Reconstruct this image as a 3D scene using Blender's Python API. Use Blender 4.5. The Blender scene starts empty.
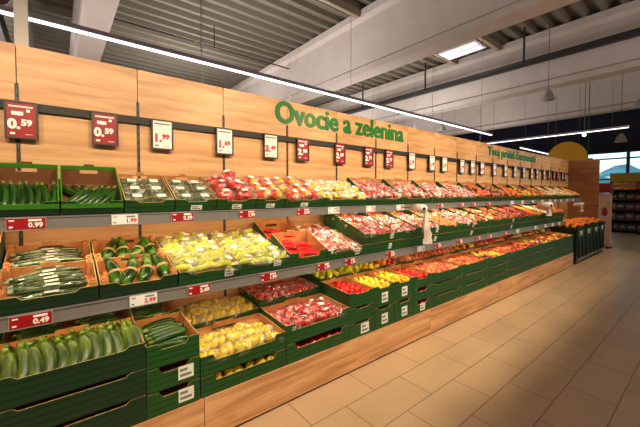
import bpy, bmesh, math, random
from mathutils import Vector, Matrix, noise
random.seed(7)
R = math.radians
sc = bpy.context.scene
C = sc.collection
# ------------------------------------------------------------------ camera
THETA = 38.9; F = 325.0; EYE = 1.5
cam_d = bpy.data.cameras.new('camera'); cam = bpy.data.objects.new('camera', cam_d); C.objects.link(cam)
cam_d.sensor_width = 36; cam_d.lens = F / 640 * 36; cam_d.shift_y = -9.5 / 640; cam_d.clip_start = .05; cam_d.clip_end = 1000
cam.location = (0, 0, EYE); cam.rotation_euler = (R(90 - 1.87), 0, R(-THETA))
sc.camera = cam
sc.view_settings.view_transform = 'Standard'; sc.view_settings.look = 'None'; sc.view_settings.gamma = 1
sc.view_settings.use_curve_mapping = False
sc.view_settings.exposure = -0.1
# ------------------------------------------------------------------ sky outside
w = bpy.data.worlds.new('sky'); sc.world = w; w.use_nodes = True
bg = w.node_tree.nodes['Background']; bg.inputs[0].default_value = (.55, .84, .90, 1); bg.inputs[1].default_value = 2.3
# ------------------------------------------------------------------ helpers
def tag(o, label=None, cat=None, group=None, kind=None):
    if label: o['label'] = label
    if cat: o['category'] = cat
    if group: o['group'] = group
    if kind: o['kind'] = kind
    return o
def X(px, Y):                       # where a sight line at this column meets the plane y = Y
    return Y * math.tan(R(THETA) + math.atan((px - 320) / F))
def lamp(name, kind, loc, energy, color, size=.1, parent=None, rot=None, **kw):
    d = bpy.data.lights.new(name, kind); d.energy = energy; d.color = color
    if kind == 'AREA':
        d.shape = 'RECTANGLE'; d.size = size[0]; d.size_y = size[1]
    else: d.shadow_soft_size = size
    for k, v in kw.items(): setattr(d, k, v)
    o = bpy.data.objects.new(name, d); C.objects.link(o); o.location = loc
    if rot: o.rotation_euler = rot
    if parent: o.parent = parent
    return o
WARM = (1, .79, .52)
SPOT_E = 200
AMB = 150
# ------------------------------------------------------------------ materials
def S(c):                            # sRGB 0-255 -> linear
    return tuple(((v / 255) / 12.92 if v / 255 <= .04045 else ((v / 255 + .055) / 1.055) ** 2.4) for v in c) + (1,)
MATS = {}
def mat(name, col=(128,)*3, rough=.5, metal=0, emit=None, es=1, vary=0, hue=0, coat=0, spec=.5):
    if name in MATS: return MATS[name]
    m = bpy.data.materials.new(name); m.use_nodes = True; MATS[name] = m
    nt = m.node_tree; b = nt.nodes['Principled BSDF']
    b.inputs['Base Color'].default_value = S(col); b.inputs['Roughness'].default_value = rough
    b.inputs['Metallic'].default_value = metal; b.inputs['Coat Weight'].default_value = coat
    b.inputs['Specular IOR Level'].default_value = spec
    if emit:
        b.inputs['Emission Color'].default_value = S(emit); b.inputs['Emission Strength'].default_value = es
    if vary or hue:
        oi = nt.nodes.new('ShaderNodeObjectInfo'); hs = nt.nodes.new('ShaderNodeHueSaturation')
        mr = nt.nodes.new('ShaderNodeMapRange'); mr.inputs[3].default_value = 1 - vary; mr.inputs[4].default_value = 1 + vary
        mh = nt.nodes.new('ShaderNodeMapRange'); mh.inputs[3].default_value = .5 - hue; mh.inputs[4].default_value = .5 + hue
        nt.links.new(oi.outputs['Random'], mr.inputs[0]); nt.links.new(oi.outputs['Random'], mh.inputs[0])
        nt.links.new(mr.outputs[0], hs.inputs['Value']); nt.links.new(mh.outputs[0], hs.inputs['Hue'])
        hs.inputs['Color'].default_value = S(col)
        nt.links.new(hs.outputs[0], b.inputs['Base Color'])
    return m
def mottled(name, c1, c2, scale=20, rough=.35, lo=.4, hi=.6, stretch=(1,1,1), vary=0, bump=0, detail=3, coat=0):
    if name in MATS: return MATS[name]
    m = mat(name, c1, rough, coat=coat); nt = m.node_tree; b = nt.nodes['Principled BSDF']
    tc = nt.nodes.new('ShaderNodeTexCoord'); mp = nt.nodes.new('ShaderNodeMapping'); nz = nt.nodes.new('ShaderNodeTexNoise')
    mp.inputs['Scale'].default_value = stretch; nz.inputs['Scale'].default_value = scale; nz.inputs['Detail'].default_value = detail
    oi = nt.nodes.new('ShaderNodeObjectInfo'); vm = nt.nodes.new('ShaderNodeVectorMath'); vm.operation = 'MULTIPLY_ADD'
    vm.inputs[1].default_value = (9, 5, 7)
    nt.links.new(oi.outputs['Random'], vm.inputs[0]); nt.links.new(tc.outputs['Object'], vm.inputs[2])
    nt.links.new(vm.outputs[0], mp.inputs[0]); nt.links.new(mp.outputs[0], nz.inputs['Vector'])
    cr = nt.nodes.new('ShaderNodeValToRGB'); cr.color_ramp.elements[0].position = lo; cr.color_ramp.elements[1].position = hi
    cr.color_ramp.elements[0].color = S(c1); cr.color_ramp.elements[1].color = S(c2)
    nt.links.new(nz.outputs['Fac'], cr.inputs[0]); out = cr.outputs[0]
    if vary:
        hs = nt.nodes.new('ShaderNodeHueSaturation'); mr = nt.nodes.new('ShaderNodeMapRange')
        mr.inputs[3].default_value = 1 - vary; mr.inputs[4].default_value = 1 + vary
        nt.links.new(oi.outputs['Random'], mr.inputs[0]); nt.links.new(mr.outputs[0], hs.inputs['Value']); nt.links.new(out, hs.inputs['Color']); out = hs.outputs[0]
    nt.links.new(out, b.inputs['Base Color'])
    if bump:
        bp = nt.nodes.new('ShaderNodeBump'); bp.inputs['Strength'].default_value = bump; bp.inputs['Distance'].default_value = .01
        nt.links.new(nz.outputs['Fac'], bp.inputs['Height']); nt.links.new(bp.outputs[0], b.inputs['Normal'])
    return m
def wood(name, base, dark, light, rough=.45):
    m = mat(name, base, rough); nt = m.node_tree; b = nt.nodes['Principled BSDF']; N = nt.nodes.new; L = nt.links.new
    tc = N('ShaderNodeTexCoord'); mp = N('ShaderNodeMapping'); mp.inputs['Scale'].default_value = (.55, .55, 7)
    L(tc.outputs['Object'], mp.inputs[0])
    n1 = N('ShaderNodeTexNoise'); n1.inputs['Scale'].default_value = 2.2; n1.inputs['Detail'].default_value = 6; n1.inputs['Distortion'].default_value = .9
    L(mp.outputs[0], n1.inputs['Vector'])
    mp2 = N('ShaderNodeMapping'); mp2.inputs['Scale'].default_value = (2.2, 2.2, 45); L(tc.outputs['Object'], mp2.inputs[0])
    n2 = N('ShaderNodeTexNoise'); n2.inputs['Scale'].default_value = 2.5; n2.inputs['Detail'].default_value = 4; L(mp2.outputs[0], n2.inputs['Vector'])
    mp3 = N('ShaderNodeMapping'); mp3.inputs['Scale'].default_value = (1.6, 1.6, 4.5); L(tc.outputs['Object'], mp3.inputs[0])
    vo = N('ShaderNodeTexVoronoi'); vo.inputs['Scale'].default_value = 1.0; L(mp3.outputs[0], vo.inputs['Vector'])
    kr = N('ShaderNodeValToRGB'); kr.color_ramp.elements[0].position = .03; kr.color_ramp.elements[1].position = .12
    kr.color_ramp.elements[0].color = (1,1,1,1); kr.color_ramp.elements[1].color = (0,0,0,1); L(vo.outputs['Distance'], kr.inputs[0])
    cr = N('ShaderNodeValToRGB'); e = cr.color_ramp.elements; e[0].position = .33; e[0].color = S(dark); e[1].position = .68; e[1].color = S(light)
    k = e.new(.5); k.color = S(base)
    L(n1.outputs['Fac'], cr.inputs[0])
    mx = N('ShaderNodeMix'); mx.data_type = 'RGBA'; mx.inputs[7].default_value = S(dark); L(cr.outputs[0], mx.inputs[6])
    mu = N('ShaderNodeMath'); mu.operation = 'MULTIPLY'; mu.inputs[1].default_value = .55
    r2 = N('ShaderNodeValToRGB'); r2.color_ramp.elements[0].position = .5; r2.color_ramp.elements[1].position = .72; L(n2.outputs['Fac'], r2.inputs[0])
    L(r2.outputs[0], mu.inputs[0]); L(mu.outputs[0], mx.inputs[0])
    m3 = N('ShaderNodeMix'); m3.data_type = 'RGBA'; m3.inputs[7].default_value = S([int(v * .62) for v in dark]); L(mx.outputs[2], m3.inputs[6])
    mk = N('ShaderNodeMath'); mk.operation = 'MULTIPLY'; mk.inputs[1].default_value = .6; L(kr.outputs[0], mk.inputs[0]); L(mk.outputs[0], m3.inputs[0])
    L(m3.outputs[2], b.inputs['Base Color'])
    return m
def striped(name, col, dark, pitch, duty=.15, rough=.55, axis=2):
    m = mat(name, col, rough); nt = m.node_tree; b = nt.nodes['Principled BSDF']; N = nt.nodes.new; L = nt.links.new
    tc = N('ShaderNodeTexCoord'); sp = N('ShaderNodeSeparateXYZ'); L(tc.outputs['Object'], sp.inputs[0])
    dv = N('ShaderNodeMath'); dv.operation = 'DIVIDE'; dv.inputs[1].default_value = pitch; L(sp.outputs[axis], dv.inputs[0])
    fr = N('ShaderNodeMath'); fr.operation = 'FRACT'; L(dv.outputs[0], fr.inputs[0])
    lt = N('ShaderNodeMath'); lt.operation = 'LESS_THAN'; lt.inputs[1].default_value = duty; L(fr.outputs[0], lt.inputs[0])
    mx = N('ShaderNodeMix'); mx.data_type = 'RGBA'; mx.inputs[6].default_value = S(col); mx.inputs[7].default_value = S(dark)
    L(lt.outputs[0], mx.inputs[0]); L(mx.outputs[2], b.inputs['Base Color'])
    return m
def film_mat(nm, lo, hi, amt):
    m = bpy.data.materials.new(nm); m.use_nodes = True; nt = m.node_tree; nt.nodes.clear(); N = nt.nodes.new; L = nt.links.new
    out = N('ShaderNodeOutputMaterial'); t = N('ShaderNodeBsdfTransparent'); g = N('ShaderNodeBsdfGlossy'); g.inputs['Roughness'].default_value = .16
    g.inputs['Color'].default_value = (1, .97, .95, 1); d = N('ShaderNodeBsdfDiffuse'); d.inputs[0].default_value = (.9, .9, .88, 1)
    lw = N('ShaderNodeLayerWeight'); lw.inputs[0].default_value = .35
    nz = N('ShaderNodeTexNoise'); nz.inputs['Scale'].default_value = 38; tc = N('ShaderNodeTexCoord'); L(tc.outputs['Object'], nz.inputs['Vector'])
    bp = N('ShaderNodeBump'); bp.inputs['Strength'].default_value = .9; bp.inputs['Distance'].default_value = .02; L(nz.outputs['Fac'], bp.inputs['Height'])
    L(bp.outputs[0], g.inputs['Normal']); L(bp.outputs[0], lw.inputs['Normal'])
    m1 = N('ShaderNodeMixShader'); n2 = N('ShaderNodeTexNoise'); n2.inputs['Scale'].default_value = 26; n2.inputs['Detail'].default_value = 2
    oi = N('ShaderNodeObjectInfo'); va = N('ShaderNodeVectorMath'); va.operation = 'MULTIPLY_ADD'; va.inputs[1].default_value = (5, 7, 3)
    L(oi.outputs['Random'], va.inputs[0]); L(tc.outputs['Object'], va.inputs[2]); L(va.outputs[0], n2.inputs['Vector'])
    rr = N('ShaderNodeMapRange'); rr.inputs[1].default_value = lo; rr.inputs[2].default_value = hi; rr.inputs[3].default_value = .02; rr.inputs[4].default_value = amt  # white noise patches: glints painted into the film colour
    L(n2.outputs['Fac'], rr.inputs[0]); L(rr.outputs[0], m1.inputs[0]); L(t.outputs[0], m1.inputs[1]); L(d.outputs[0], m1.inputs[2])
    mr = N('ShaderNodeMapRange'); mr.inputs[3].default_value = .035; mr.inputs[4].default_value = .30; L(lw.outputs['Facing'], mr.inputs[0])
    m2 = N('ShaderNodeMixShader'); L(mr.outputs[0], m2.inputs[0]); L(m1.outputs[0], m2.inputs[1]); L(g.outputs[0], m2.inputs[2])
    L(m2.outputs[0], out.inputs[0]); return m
FILM = film_mat('clear_film', .54, .66, .4); FILM_W = film_mat('glint_film', .49, .60, .68)  # second film has stronger painted glints
WOOD = wood('oak_board', (206, 157, 108), (184, 132, 85), (218, 172, 122))
WOOD_P = wood('oak_plinth', (206, 154, 106), (168, 116, 74), (222, 174, 126))
WOOD_D = wood('brown_board', (150, 98, 62), (124, 78, 48), (168, 112, 74))
GREEN = striped('crate_green', (18, 74, 24), (7, 38, 12), .034, .2, .5)
GREEN_L = mat('crate_green_lip', (58, 132, 30), .5)
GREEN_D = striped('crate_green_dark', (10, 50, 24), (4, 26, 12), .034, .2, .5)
KRAFT = mottled('kraft_board', (186, 122, 68), (204, 142, 86), 12, .8)
KRAFT_D = mat('kraft_dark_board', (120, 76, 46), .8)  # darker brown cardboard
EDGE = mat('cardboard_edge', (176, 150, 96), .8)
STEEL = mat('grey_steel', (124, 122, 120), .4, .2)
DARK = mat('black_steel', (30, 29, 30), .5)
FRAME = mat('dark_grey_frame', (48, 46, 45), .5)
RED = mat('red_card', (152, 10, 22), .4)
WHITE = mat('white_card', (226, 226, 224), .5)
WLAB = mat('white_label', (222, 226, 214), .55)
REDTXT = mat('red_print', (196, 20, 40), .5)
WTXT = mat('white_print', (250, 246, 240), .5)
GREY = mat('grey_print', (120, 118, 118), .6)
LETTER = mat('green_letter', (4, 104, 28), .4)
LETTER2 = mat('teal_letter', (16, 128, 76), .4)
# ------------------------------------------------------------------ mesh building
class MB:
    def __init__(s): s.v = []; s.f = []; s.m = []; s.sm = []
    def add(s, vs, fs, mi=0, smooth=False, M=None):
        o = len(s.v)
        for p in vs: s.v.append(tuple(M @ Vector(p)) if M else tuple(p))
        for i, f in enumerate(fs):
            s.f.append([o + k for k in f]); s.m.append(mi if isinstance(mi, int) else mi[i]); s.sm.append(smooth)
        return s
    def box(s, a, b, mi=0, M=None):     # faces: bottom top front back left right
        x0, y0, z0 = a; x1, y1, z1 = b
        return s.add([(x0,y0,z0),(x1,y0,z0),(x1,y1,z0),(x0,y1,z0),(x0,y0,z1),(x1,y0,z1),(x1,y1,z1),(x0,y1,z1)],
              [(0,3,2,1),(4,5,6,7),(0,1,5,4),(2,3,7,6),(3,0,4,7),(1,2,6,5)], mi, M=M)
    def prism(s, poly, y0, y1, mf=0, mb=0, me=0, M=None):   # poly of (x,z), counterclockwise seen from -y
        n = len(poly)
        vs = [(x, y0, z) for x, z in poly] + [(x, y1, z) for x, z in poly]
        fs = [tuple(range(n)), tuple(range(2*n-1, n-1, -1))] + [(i, i + n, (i+1) % n + n, (i+1) % n) for i in range(n)]
        return s.add(vs, fs, [mf, mb] + [me] * n, M=M)
    def tube(s, pts, rad, seg=8, mi=0, squash=1, M=None, smooth=True, mis=None):
        vs = []; fs = []; ms = []
        pts = [Vector(p) for p in pts]
        for i, p in enumerate(pts):
            t = (pts[min(i+1, len(pts)-1)] - pts[max(i-1, 0)]).normalized()
            u = t.cross(Vector((0, 0, 1)) if abs(t.z) < .9 else Vector((0, 1, 0))).normalized(); v = u.cross(t)
            for k in range(seg):
                a = 2 * math.pi * k / seg
                vs.append(p + u * math.cos(a) * rad[i] + v * math.sin(a) * rad[i] * squash)
        for i in range(len(pts) - 1):
            for k in range(seg):
                fs.append((i*seg+k, (i+1)*seg+k, (i+1)*seg+(k+1) % seg, i*seg+(k+1) % seg)); ms.append(mis[i] if mis else mi)
        fs.append(tuple(range(seg))); fs.append(tuple(reversed(range((len(pts)-1)*seg, len(pts)*seg)))); ms += [mis[0] if mis else mi, mis[-1] if mis else mi]
        return s.add(vs, fs, ms, smooth, M)
    def blob(s, fn, nu=12, nv=8, mi=0, M=None):   # fn(theta,phi)->point, poles top/bottom
        vs = [fn(0, 0)]; fs = []
        for j in range(1, nv):
            for i in range(nu): vs.append(fn(math.pi * j / nv, 2 * math.pi * i / nu))
        vs.append(fn(math.pi, 0)); L = len(vs) - 1
        for i in range(nu):
            fs.append((0, 1 + i, 1 + (i+1) % nu)); fs.append((L, L - nu + (i+1) % nu, L - nu + i))
        for j in range(nv - 2):
            for i in range(nu):
                a = 1 + j*nu + i; b = 1 + j*nu + (i+1) % nu; fs.append((a, a + nu, b + nu, b))
        return s.add(vs, fs, mi, True, M)
    def mesh(s, name, mats):
        me = bpy.data.meshes.new(name); me.from_pydata(s.v, [], s.f)
        for m in (mats if isinstance(mats, (list, tuple)) else [mats]): me.materials.append(m)
        me.polygons.foreach_set('material_index', s.m); me.polygons.foreach_set('use_smooth', s.sm); me.update(); return me
    def build(s, name, mats, parent=None, loc=(0,0,0), link=True):
        o = bpy.data.objects.new(name, s.mesh(name, mats)); o.location = loc
        if link: C.objects.link(o)
        if parent: o.parent = parent
        return o
def empty(name, loc=(0,0,0), rot=(0,0,0), link=True):
    o = bpy.data.objects.new(name, None); o.location = loc; o.rotation_euler = rot; o.empty_display_size = .05
    if link: C.objects.link(o)
    return o
class Proto:                          # a thing kept off the scene: (name, data, local matrix, children)
    def __init__(s, name, data=None, M=None, props=None): s.name = name; s.data = data; s.M = M or Matrix(); s.kids = []; s.props = props or {}; s.o = None
    def kid(s, name, data, M=None, props=None):
        k = Proto(name, data, M, props); s.kids.append(k); return k
    def put(s, M=None, parent=None, label=None, cat=None, group=None):
        if s.o is None: o = s.o = bpy.data.objects.new(s.name, s.data)
        else: o = s.o.copy()
        C.objects.link(o); o.parent = parent; o.matrix_local = (M @ s.M) if M is not None else s.M
        for k, v in s.props.items(): o[k] = v
        for k in ('label', 'category', 'group'):
            if parent is None and k in o: del o[k]
        tag(o, label, cat, group)
        for k in s.kids: k.put(None, o)
        return o
TEXT = {}
def text_mesh(t, size, m, bold=.0, extrude=.002, fit=None, align='CENTER'):
    key = (t, size, m.name, bold, fit)
    if key in TEXT: return TEXT[key]
    cu = bpy.data.curves.new('lettering', 'FONT'); cu.body = t; cu.size = size; cu.offset = bold; cu.extrude = extrude
    cu.align_x = align; cu.align_y = 'CENTER'; cu.resolution_u = 3
    o = bpy.data.objects.new('lettering', cu); C.objects.link(o); bpy.context.view_layer.update()
    me = bpy.data.meshes.new_from_object(o.evaluated_get(bpy.context.evaluated_depsgraph_get()))
    bpy.data.objects.remove(o); bpy.data.curves.remove(cu)
    if fit:
        xs = [v.co.x for v in me.vertices]; ys = [v.co.y for v in me.vertices]
        sx = fit[0] / (max(xs) - min(xs)); sy = fit[1] / (max(ys) - min(ys)) if fit[1] else sx
        cx = (max(xs) + min(xs)) / 2; cy = (max(ys) + min(ys)) / 2
        for v in me.vertices: v.co.x = (v.co.x - cx) * sx; v.co.y = (v.co.y - cy) * sy
    me.materials.clear(); me.materials.append(m); TEXT[key] = me; return me
UP = Matrix.Rotation(R(90), 4, 'X')     # lettering facing -y
T = Matrix.Translation
def Rz(a): return Matrix.Rotation(a, 4, 'Z')
def Rx(a): return Matrix.Rotation(a, 4, 'X')
def Ry(a): return Matrix.Rotation(a, 4, 'Y')
def sl(sx, sy, sz): return Matrix.Diagonal((sx, sy, sz, 1))
ORD = ['first','second','third','fourth','fifth','sixth','seventh','eighth','ninth','tenth','eleventh','twelfth','thirteenth','fourteenth','fifteenth','sixteenth','seventeenth','eighteenth','nineteenth','twentieth','twenty-first','twenty-second','twenty-third','twenty-fourth','twenty-fifth','twenty-sixth','twenty-seventh','twenty-eighth']
# ================================================================== ROOM
YW = 2.7; ZT = 2.40; XE = 11.0; DECK = 5.77; XF = 18.0
def floor_mat():
    m = mat('floor_tile', (150, 128, 100), .34); nt = m.node_tree; b = nt.nodes['Principled BSDF']; N = nt.nodes.new; L = nt.links.new
    tc = N('ShaderNodeTexCoord'); mp = N('ShaderNodeMapping'); mp.inputs['Location'].default_value = (-.05, -.13, 0)
    L(tc.outputs['Object'], mp.inputs[0]); br = N('ShaderNodeTexBrick'); br.inputs['Scale'].default_value = 1
    br.inputs['Brick Width'].default_value = .6; br.inputs['Row Height'].default_value = .3; br.inputs['Mortar Size'].default_value = .0028
    br.inputs['Mortar Smooth'].default_value = .1; br.inputs['Bias'].default_value = -.1
    br.inputs['Color1'].default_value = S((196, 166, 132)); br.inputs['Color2'].default_value = S((186, 157, 124)); br.inputs['Mortar'].default_value = S((92, 74, 58))
    L(mp.outputs[0], br.inputs['Vector'])
    nz = N('ShaderNodeTexNoise'); nz.inputs['Scale'].default_value = 90; L(tc.outputs['Object'], nz.inputs['Vector'])
    n2 = N('ShaderNodeTexNoise'); n2.inputs['Scale'].default_value = 1.3; n2.inputs['Detail'].default_value = 4; L(tc.outputs['Object'], n2.inputs['Vector'])
    ad = N('ShaderNodeMath'); ad.operation = 'ADD'; L(nz.outputs['Fac'], ad.inputs[0]); L(n2.outputs['Fac'], ad.inputs[1])
    mr = N('ShaderNodeMapRange'); mr.inputs[1].default_value = .6; mr.inputs[2].default_value = 1.4; mr.inputs[3].default_value = .84; mr.inputs[4].default_value = 1.14; L(ad.outputs[0], mr.inputs[0])
    hs = N('ShaderNodeHueSaturation'); L(br.outputs['Color'], hs.inputs['Color']); L(mr.outputs[0], hs.inputs['Value']); L(hs.outputs[0], b.inputs['Base Color'])
    bp = N('ShaderNodeBump'); bp.inputs['Strength'].default_value = .4; bp.inputs['Distance'].default_value = .002; bp.invert = True
    L(br.outputs['Fac'], bp.inputs['Height']); L(bp.outputs[0], b.inputs['Normal'])
    return m
def struct(name, mb, m): return tag(mb.build(name, m), kind='structure')
struct('floor', MB().box((-9, -9, -.1), (XF + .3, 14, 0)), floor_mat())
CONC = mottled('beam_concrete', (190, 179, 172), (194, 184, 176), 3, .8)
deckm = mat('deck_metal', (104, 98, 84), .6, 0)
# ribbed metal deck, ribs along x
mb = MB(); pr = []; y = -9.0
while y < 14:
    pr += [(y, 0), (y + .10, 0), (y + .14, .11), (y + .32, .11)]; y += .36
vs = []; fs = []
for (yy, zz) in pr: vs += [(-9, yy, DECK + zz), (XF, yy, DECK + zz)]
for i in range(len(pr) - 1): fs.append((2*i, 2*i+2, 2*i+3, 2*i+1))
mb.add(vs, fs); mb.box((-9, -9, DECK + .13), (XF, 14, DECK + .2))
struct('ceiling', mb, deckm)
for i, xb in enumerate((-4.6, .36, 5.56, 10.0, 14.6)):       # deep beams across the store
    mb = MB(); xr = xb + .40
    mb.prism([(xb, 4.3), (xr, 4.3), (xr, 4.42), (xr - .1, 4.5), (xr - .1, 5.5), (xr, 5.62), (xr, 5.76), (xb, 5.76), (xb, 5.6), (xb + .07, 5.5), (xb + .07, 4.5), (xb, 4.44)], -9, 14)
    struct('trim_%d' % (i + 1), mb, CONC)
wallm = mat('store_wall', (150, 146, 140), .8); navy = mat('navy_wall', (14, 22, 52), .7)
struct('wall_left', MB().box((-9.2, -9, 0), (-9, 14, 6)), wallm)
struct('wall_front', MB().box((-9, -9.2, 0), (XF, -9, 6)), wallm)
struct('wall_back', MB().box((-9, 14, 0), (XF, 14.2, 6)), mat('dim_wall', (78, 74, 68), .8))
# window wall at the far end
WZ = 3.24
mb = MB(); mb.box((XF, -9, WZ), (XF + .3, 14, 6)); struct('wall_right', mb, navy)
winm = mat('window_frame_grey', (52, 64, 78), .5); glass = bpy.data.materials.new('window_glass'); glass.use_nodes = True
nt = glass.node_tree; nt.nodes.clear(); o_ = nt.nodes.new('ShaderNodeOutputMaterial'); t_ = nt.nodes.new('ShaderNodeBsdfTransparent'); g_ = nt.nodes.new('ShaderNodeBsdfGlossy'); g_.inputs[1].default_value = .03
m_ = nt.nodes.new('ShaderNodeMixShader'); m_.inputs[0].default_value = .06; nt.links.new(t_.outputs[0], m_.inputs[1]); nt.links.new(g_.outputs[0], m_.inputs[2]); nt.links.new(m_.outputs[0], o_.inputs[0])
k = 1; y0 = -8.4
while y0 < 13:
    fr = MB(); y1 = y0 + 1.55
    for zz in (0, .9, 2.05, 2.92, WZ - .06): fr.box((XF + .02, y0, zz), (XF + .12, y1, zz + .055))
    fr.box((XF, y0 - .05, 0), (XF + .14, y0 + .05, WZ))
    f_ = struct('window_%d' % k, fr, winm)
    MB().box((XF + .06, y0 + .05, .05), (XF + .07, y1 - .05, WZ - .05)).build('pane', glass, f_)
    y0 = y1; k += 1
# hills outside, about 150 m away
mb = MB(); nx = 60; prof = []
for i in range(nx + 1):
    yy = -70 + i * 3.4; hgt = 4 + 1.4 * noise.noise(Vector((yy * .05, 3, 0))) + 8 * math.exp(-((yy - 24) / 9) ** 2) + 2 * math.exp(-((yy - 5) / 14) ** 2) + noise.noise(Vector((yy * .25, 0, 0)))
    prof.append((yy, hgt))
vs = []
for yy, hgt in prof:
    vs += [(112, yy, -2), (135, yy, hgt * .55 + noise.noise(Vector((yy * .15, 9, 0))) * 1.5), (160, yy, hgt), (200, yy, -2)]
fs = []
for i in range(nx):
    for j in range(3): fs.append((4*i+j, 4*i+j+1, 4*i+j+5, 4*i+j+4))
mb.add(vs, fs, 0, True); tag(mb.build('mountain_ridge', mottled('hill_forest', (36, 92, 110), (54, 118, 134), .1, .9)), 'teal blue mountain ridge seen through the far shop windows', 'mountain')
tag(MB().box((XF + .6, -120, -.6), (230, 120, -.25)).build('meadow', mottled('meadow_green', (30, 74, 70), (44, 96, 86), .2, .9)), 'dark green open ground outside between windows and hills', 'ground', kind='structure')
mb = MB()
for i in range(26):
    cy = -16 + i * 1.5 + random.uniform(-.3, .3); rr = random.uniform(.9, 1.4); hh = random.uniform(.8, 1.5)
    mb.blob(lambda a, b, cy=cy, rr=rr, hh=hh: (34 + rr*math.sin(a)*math.cos(b), cy + rr*math.sin(a)*math.sin(b), hh*(1 + math.cos(a)) * .7 - .3 + .15*noise.noise(Vector((a*3, b*3, cy)))))
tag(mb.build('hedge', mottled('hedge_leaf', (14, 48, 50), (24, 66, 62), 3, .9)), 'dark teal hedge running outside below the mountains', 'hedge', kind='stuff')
# produce wall: boards, seams, slotted uprights
SEAM = .648
seams = [X(20, YW) + SEAM * i for i in range(-3, 17)]
seams = [s for s in seams if s < XE - .1]
edges = [-2.6] + [s for s in seams if s > -2.5] + [XE]
for i in range(len(edges) - 1):
    mb = MB(); a, b = edges[i] + .0025, edges[i+1] - .0025
    o = mb.box((a - (a+b)/2, 0, 0), (b - (a+b)/2, .04, ZT - 2.06)).build('fascia_board', WOOD, loc=((a+b)/2, YW, 2.06))
    tag(o, kind='structure'); o.name = 'trim_%d' % (20 + i)
    o = MB().box((a - (a+b)/2, 0, 0), (b - (a+b)/2, .04, 2.058)).build('trim', WOOD, loc=((a+b)/2, YW, 0)); o.name = 'trim_%d' % (50 + i); tag(o, kind='structure')
tag(MB().box((-2.6, YW + .045, 0), (XE, YW + .12, ZT - .01)).build('trim_90', FRAME), kind='structure')
for i, s in enumerate(seams):
    mb = MB(); mb.box((s - .009, YW - .007, .3), (s + .009, YW - .001, 2.165))
    holes = MB(); z = .4
    while z < 2.15: holes.box((s - .0035, YW - .0085, z), (s + .0035, YW - .0071, z + .03)); z += .055
    u = empty('slotted_upright', (0,0,0)); tag(u, 'black slotted steel upright, %s from the left on the oak wall' % ORD[i], 'upright', 'slotted uprights of the oak wall')
    mb.build('channel', DARK, u); tag(holes.build('slots', mat('slot_grey', (74, 70, 66), .5), u), kind='stuff')
rail = tag(MB().box((-2.6, YW - .022, 2.005), (XE - .05, YW - .008, 2.055)).build('sign_rail', mat('rail_black', (30, 27, 27), .6)), 'long dark steel rail on oak wall carrying the price signs', 'rail')
# end panel and far neighbours
tag(MB().box((XE, 2.04, 0), (XE + .05, YW + .12, ZT)).build('trim_91', WOOD_D), kind='structure')
def letters(t, size, m, bold, ex, fit, parent, off=(0, 0, 0)):
    me = text_mesh(t, size, m, .002, ex, fit); n = len(me.vertices); par = list(range(n))
    def fd(a):
        while par[a] != a: par[a] = par[par[a]]; a = par[a]
        return a
    for e in me.edges: par[fd(e.vertices[0])] = fd(e.vertices[1])
    isl = {}
    for i in range(n): isl.setdefault(fd(i), []).append(i)
    gs = []
    for ids in sorted(isl.values(), key=lambda v: min(me.vertices[i].co.x for i in v)):
        a = min(me.vertices[i].co.x for i in ids); b = max(me.vertices[i].co.x for i in ids)
        for g in gs:
            if min(b, g[1]) - max(a, g[0]) > .5 * min(b - a, g[1] - g[0]): g[2] += ids; g[0] = min(a, g[0]); g[1] = max(b, g[1]); break
        else: gs.append([a, b, list(ids)])
    for g in gs:
        mp = {v: i for i, v in enumerate(g[2])}; cx = (g[0] + g[1]) / 2
        lv = []; lf = []
        for (ox, oy, oz) in ((-bold, 0, 0), (0, bold * .45, -.0006), (bold, 0, -.0012), (0, -bold * .45, -.0018)):     # heavy strokes
            n0 = len(lv); lv += [tuple(me.vertices[v].co + Vector((ox - cx, oy, oz))) for v in g[2]]
            lf += [[n0 + mp[v] for v in p.vertices] for p in me.polygons if p.vertices[0] in mp]
        lm = bpy.data.meshes.new('letter'); lm.from_pydata(lv, [], lf)
        lm.materials.append(m); o = bpy.data.objects.new('letter', lm); C.objects.link(o); o.parent = parent; o.matrix_local = T(off) @ UP @ T((cx, 0, 0))
# ================================================================== lettering on the wall
sg = empty('wall_lettering', (2.6, YW - .004, 2.292)); tag(sg, 'raised bold green lettering Ovocie a zelenina on oak wall', 'lettering')
xa, xb = X(276, YW), X(402.5, YW)
letters('Ovocie a zelenina', .25, LETTER, .011, .003, (xb - xa, .21), sg, ((xa + xb)/2 - 2.6, 0, -.005))
xa, xb = X(487, YW), X(534, YW)
sg = empty('wall_lettering', ((xa+xb)/2, YW - .012, 2.26)); tag(sg, 'smaller teal green slogan lettering further along the oak wall', 'lettering')
letters('Tvoj prídel čerstvosti', .2, LETTER2, .007, .003, (xb - xa, .22), sg)
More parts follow.
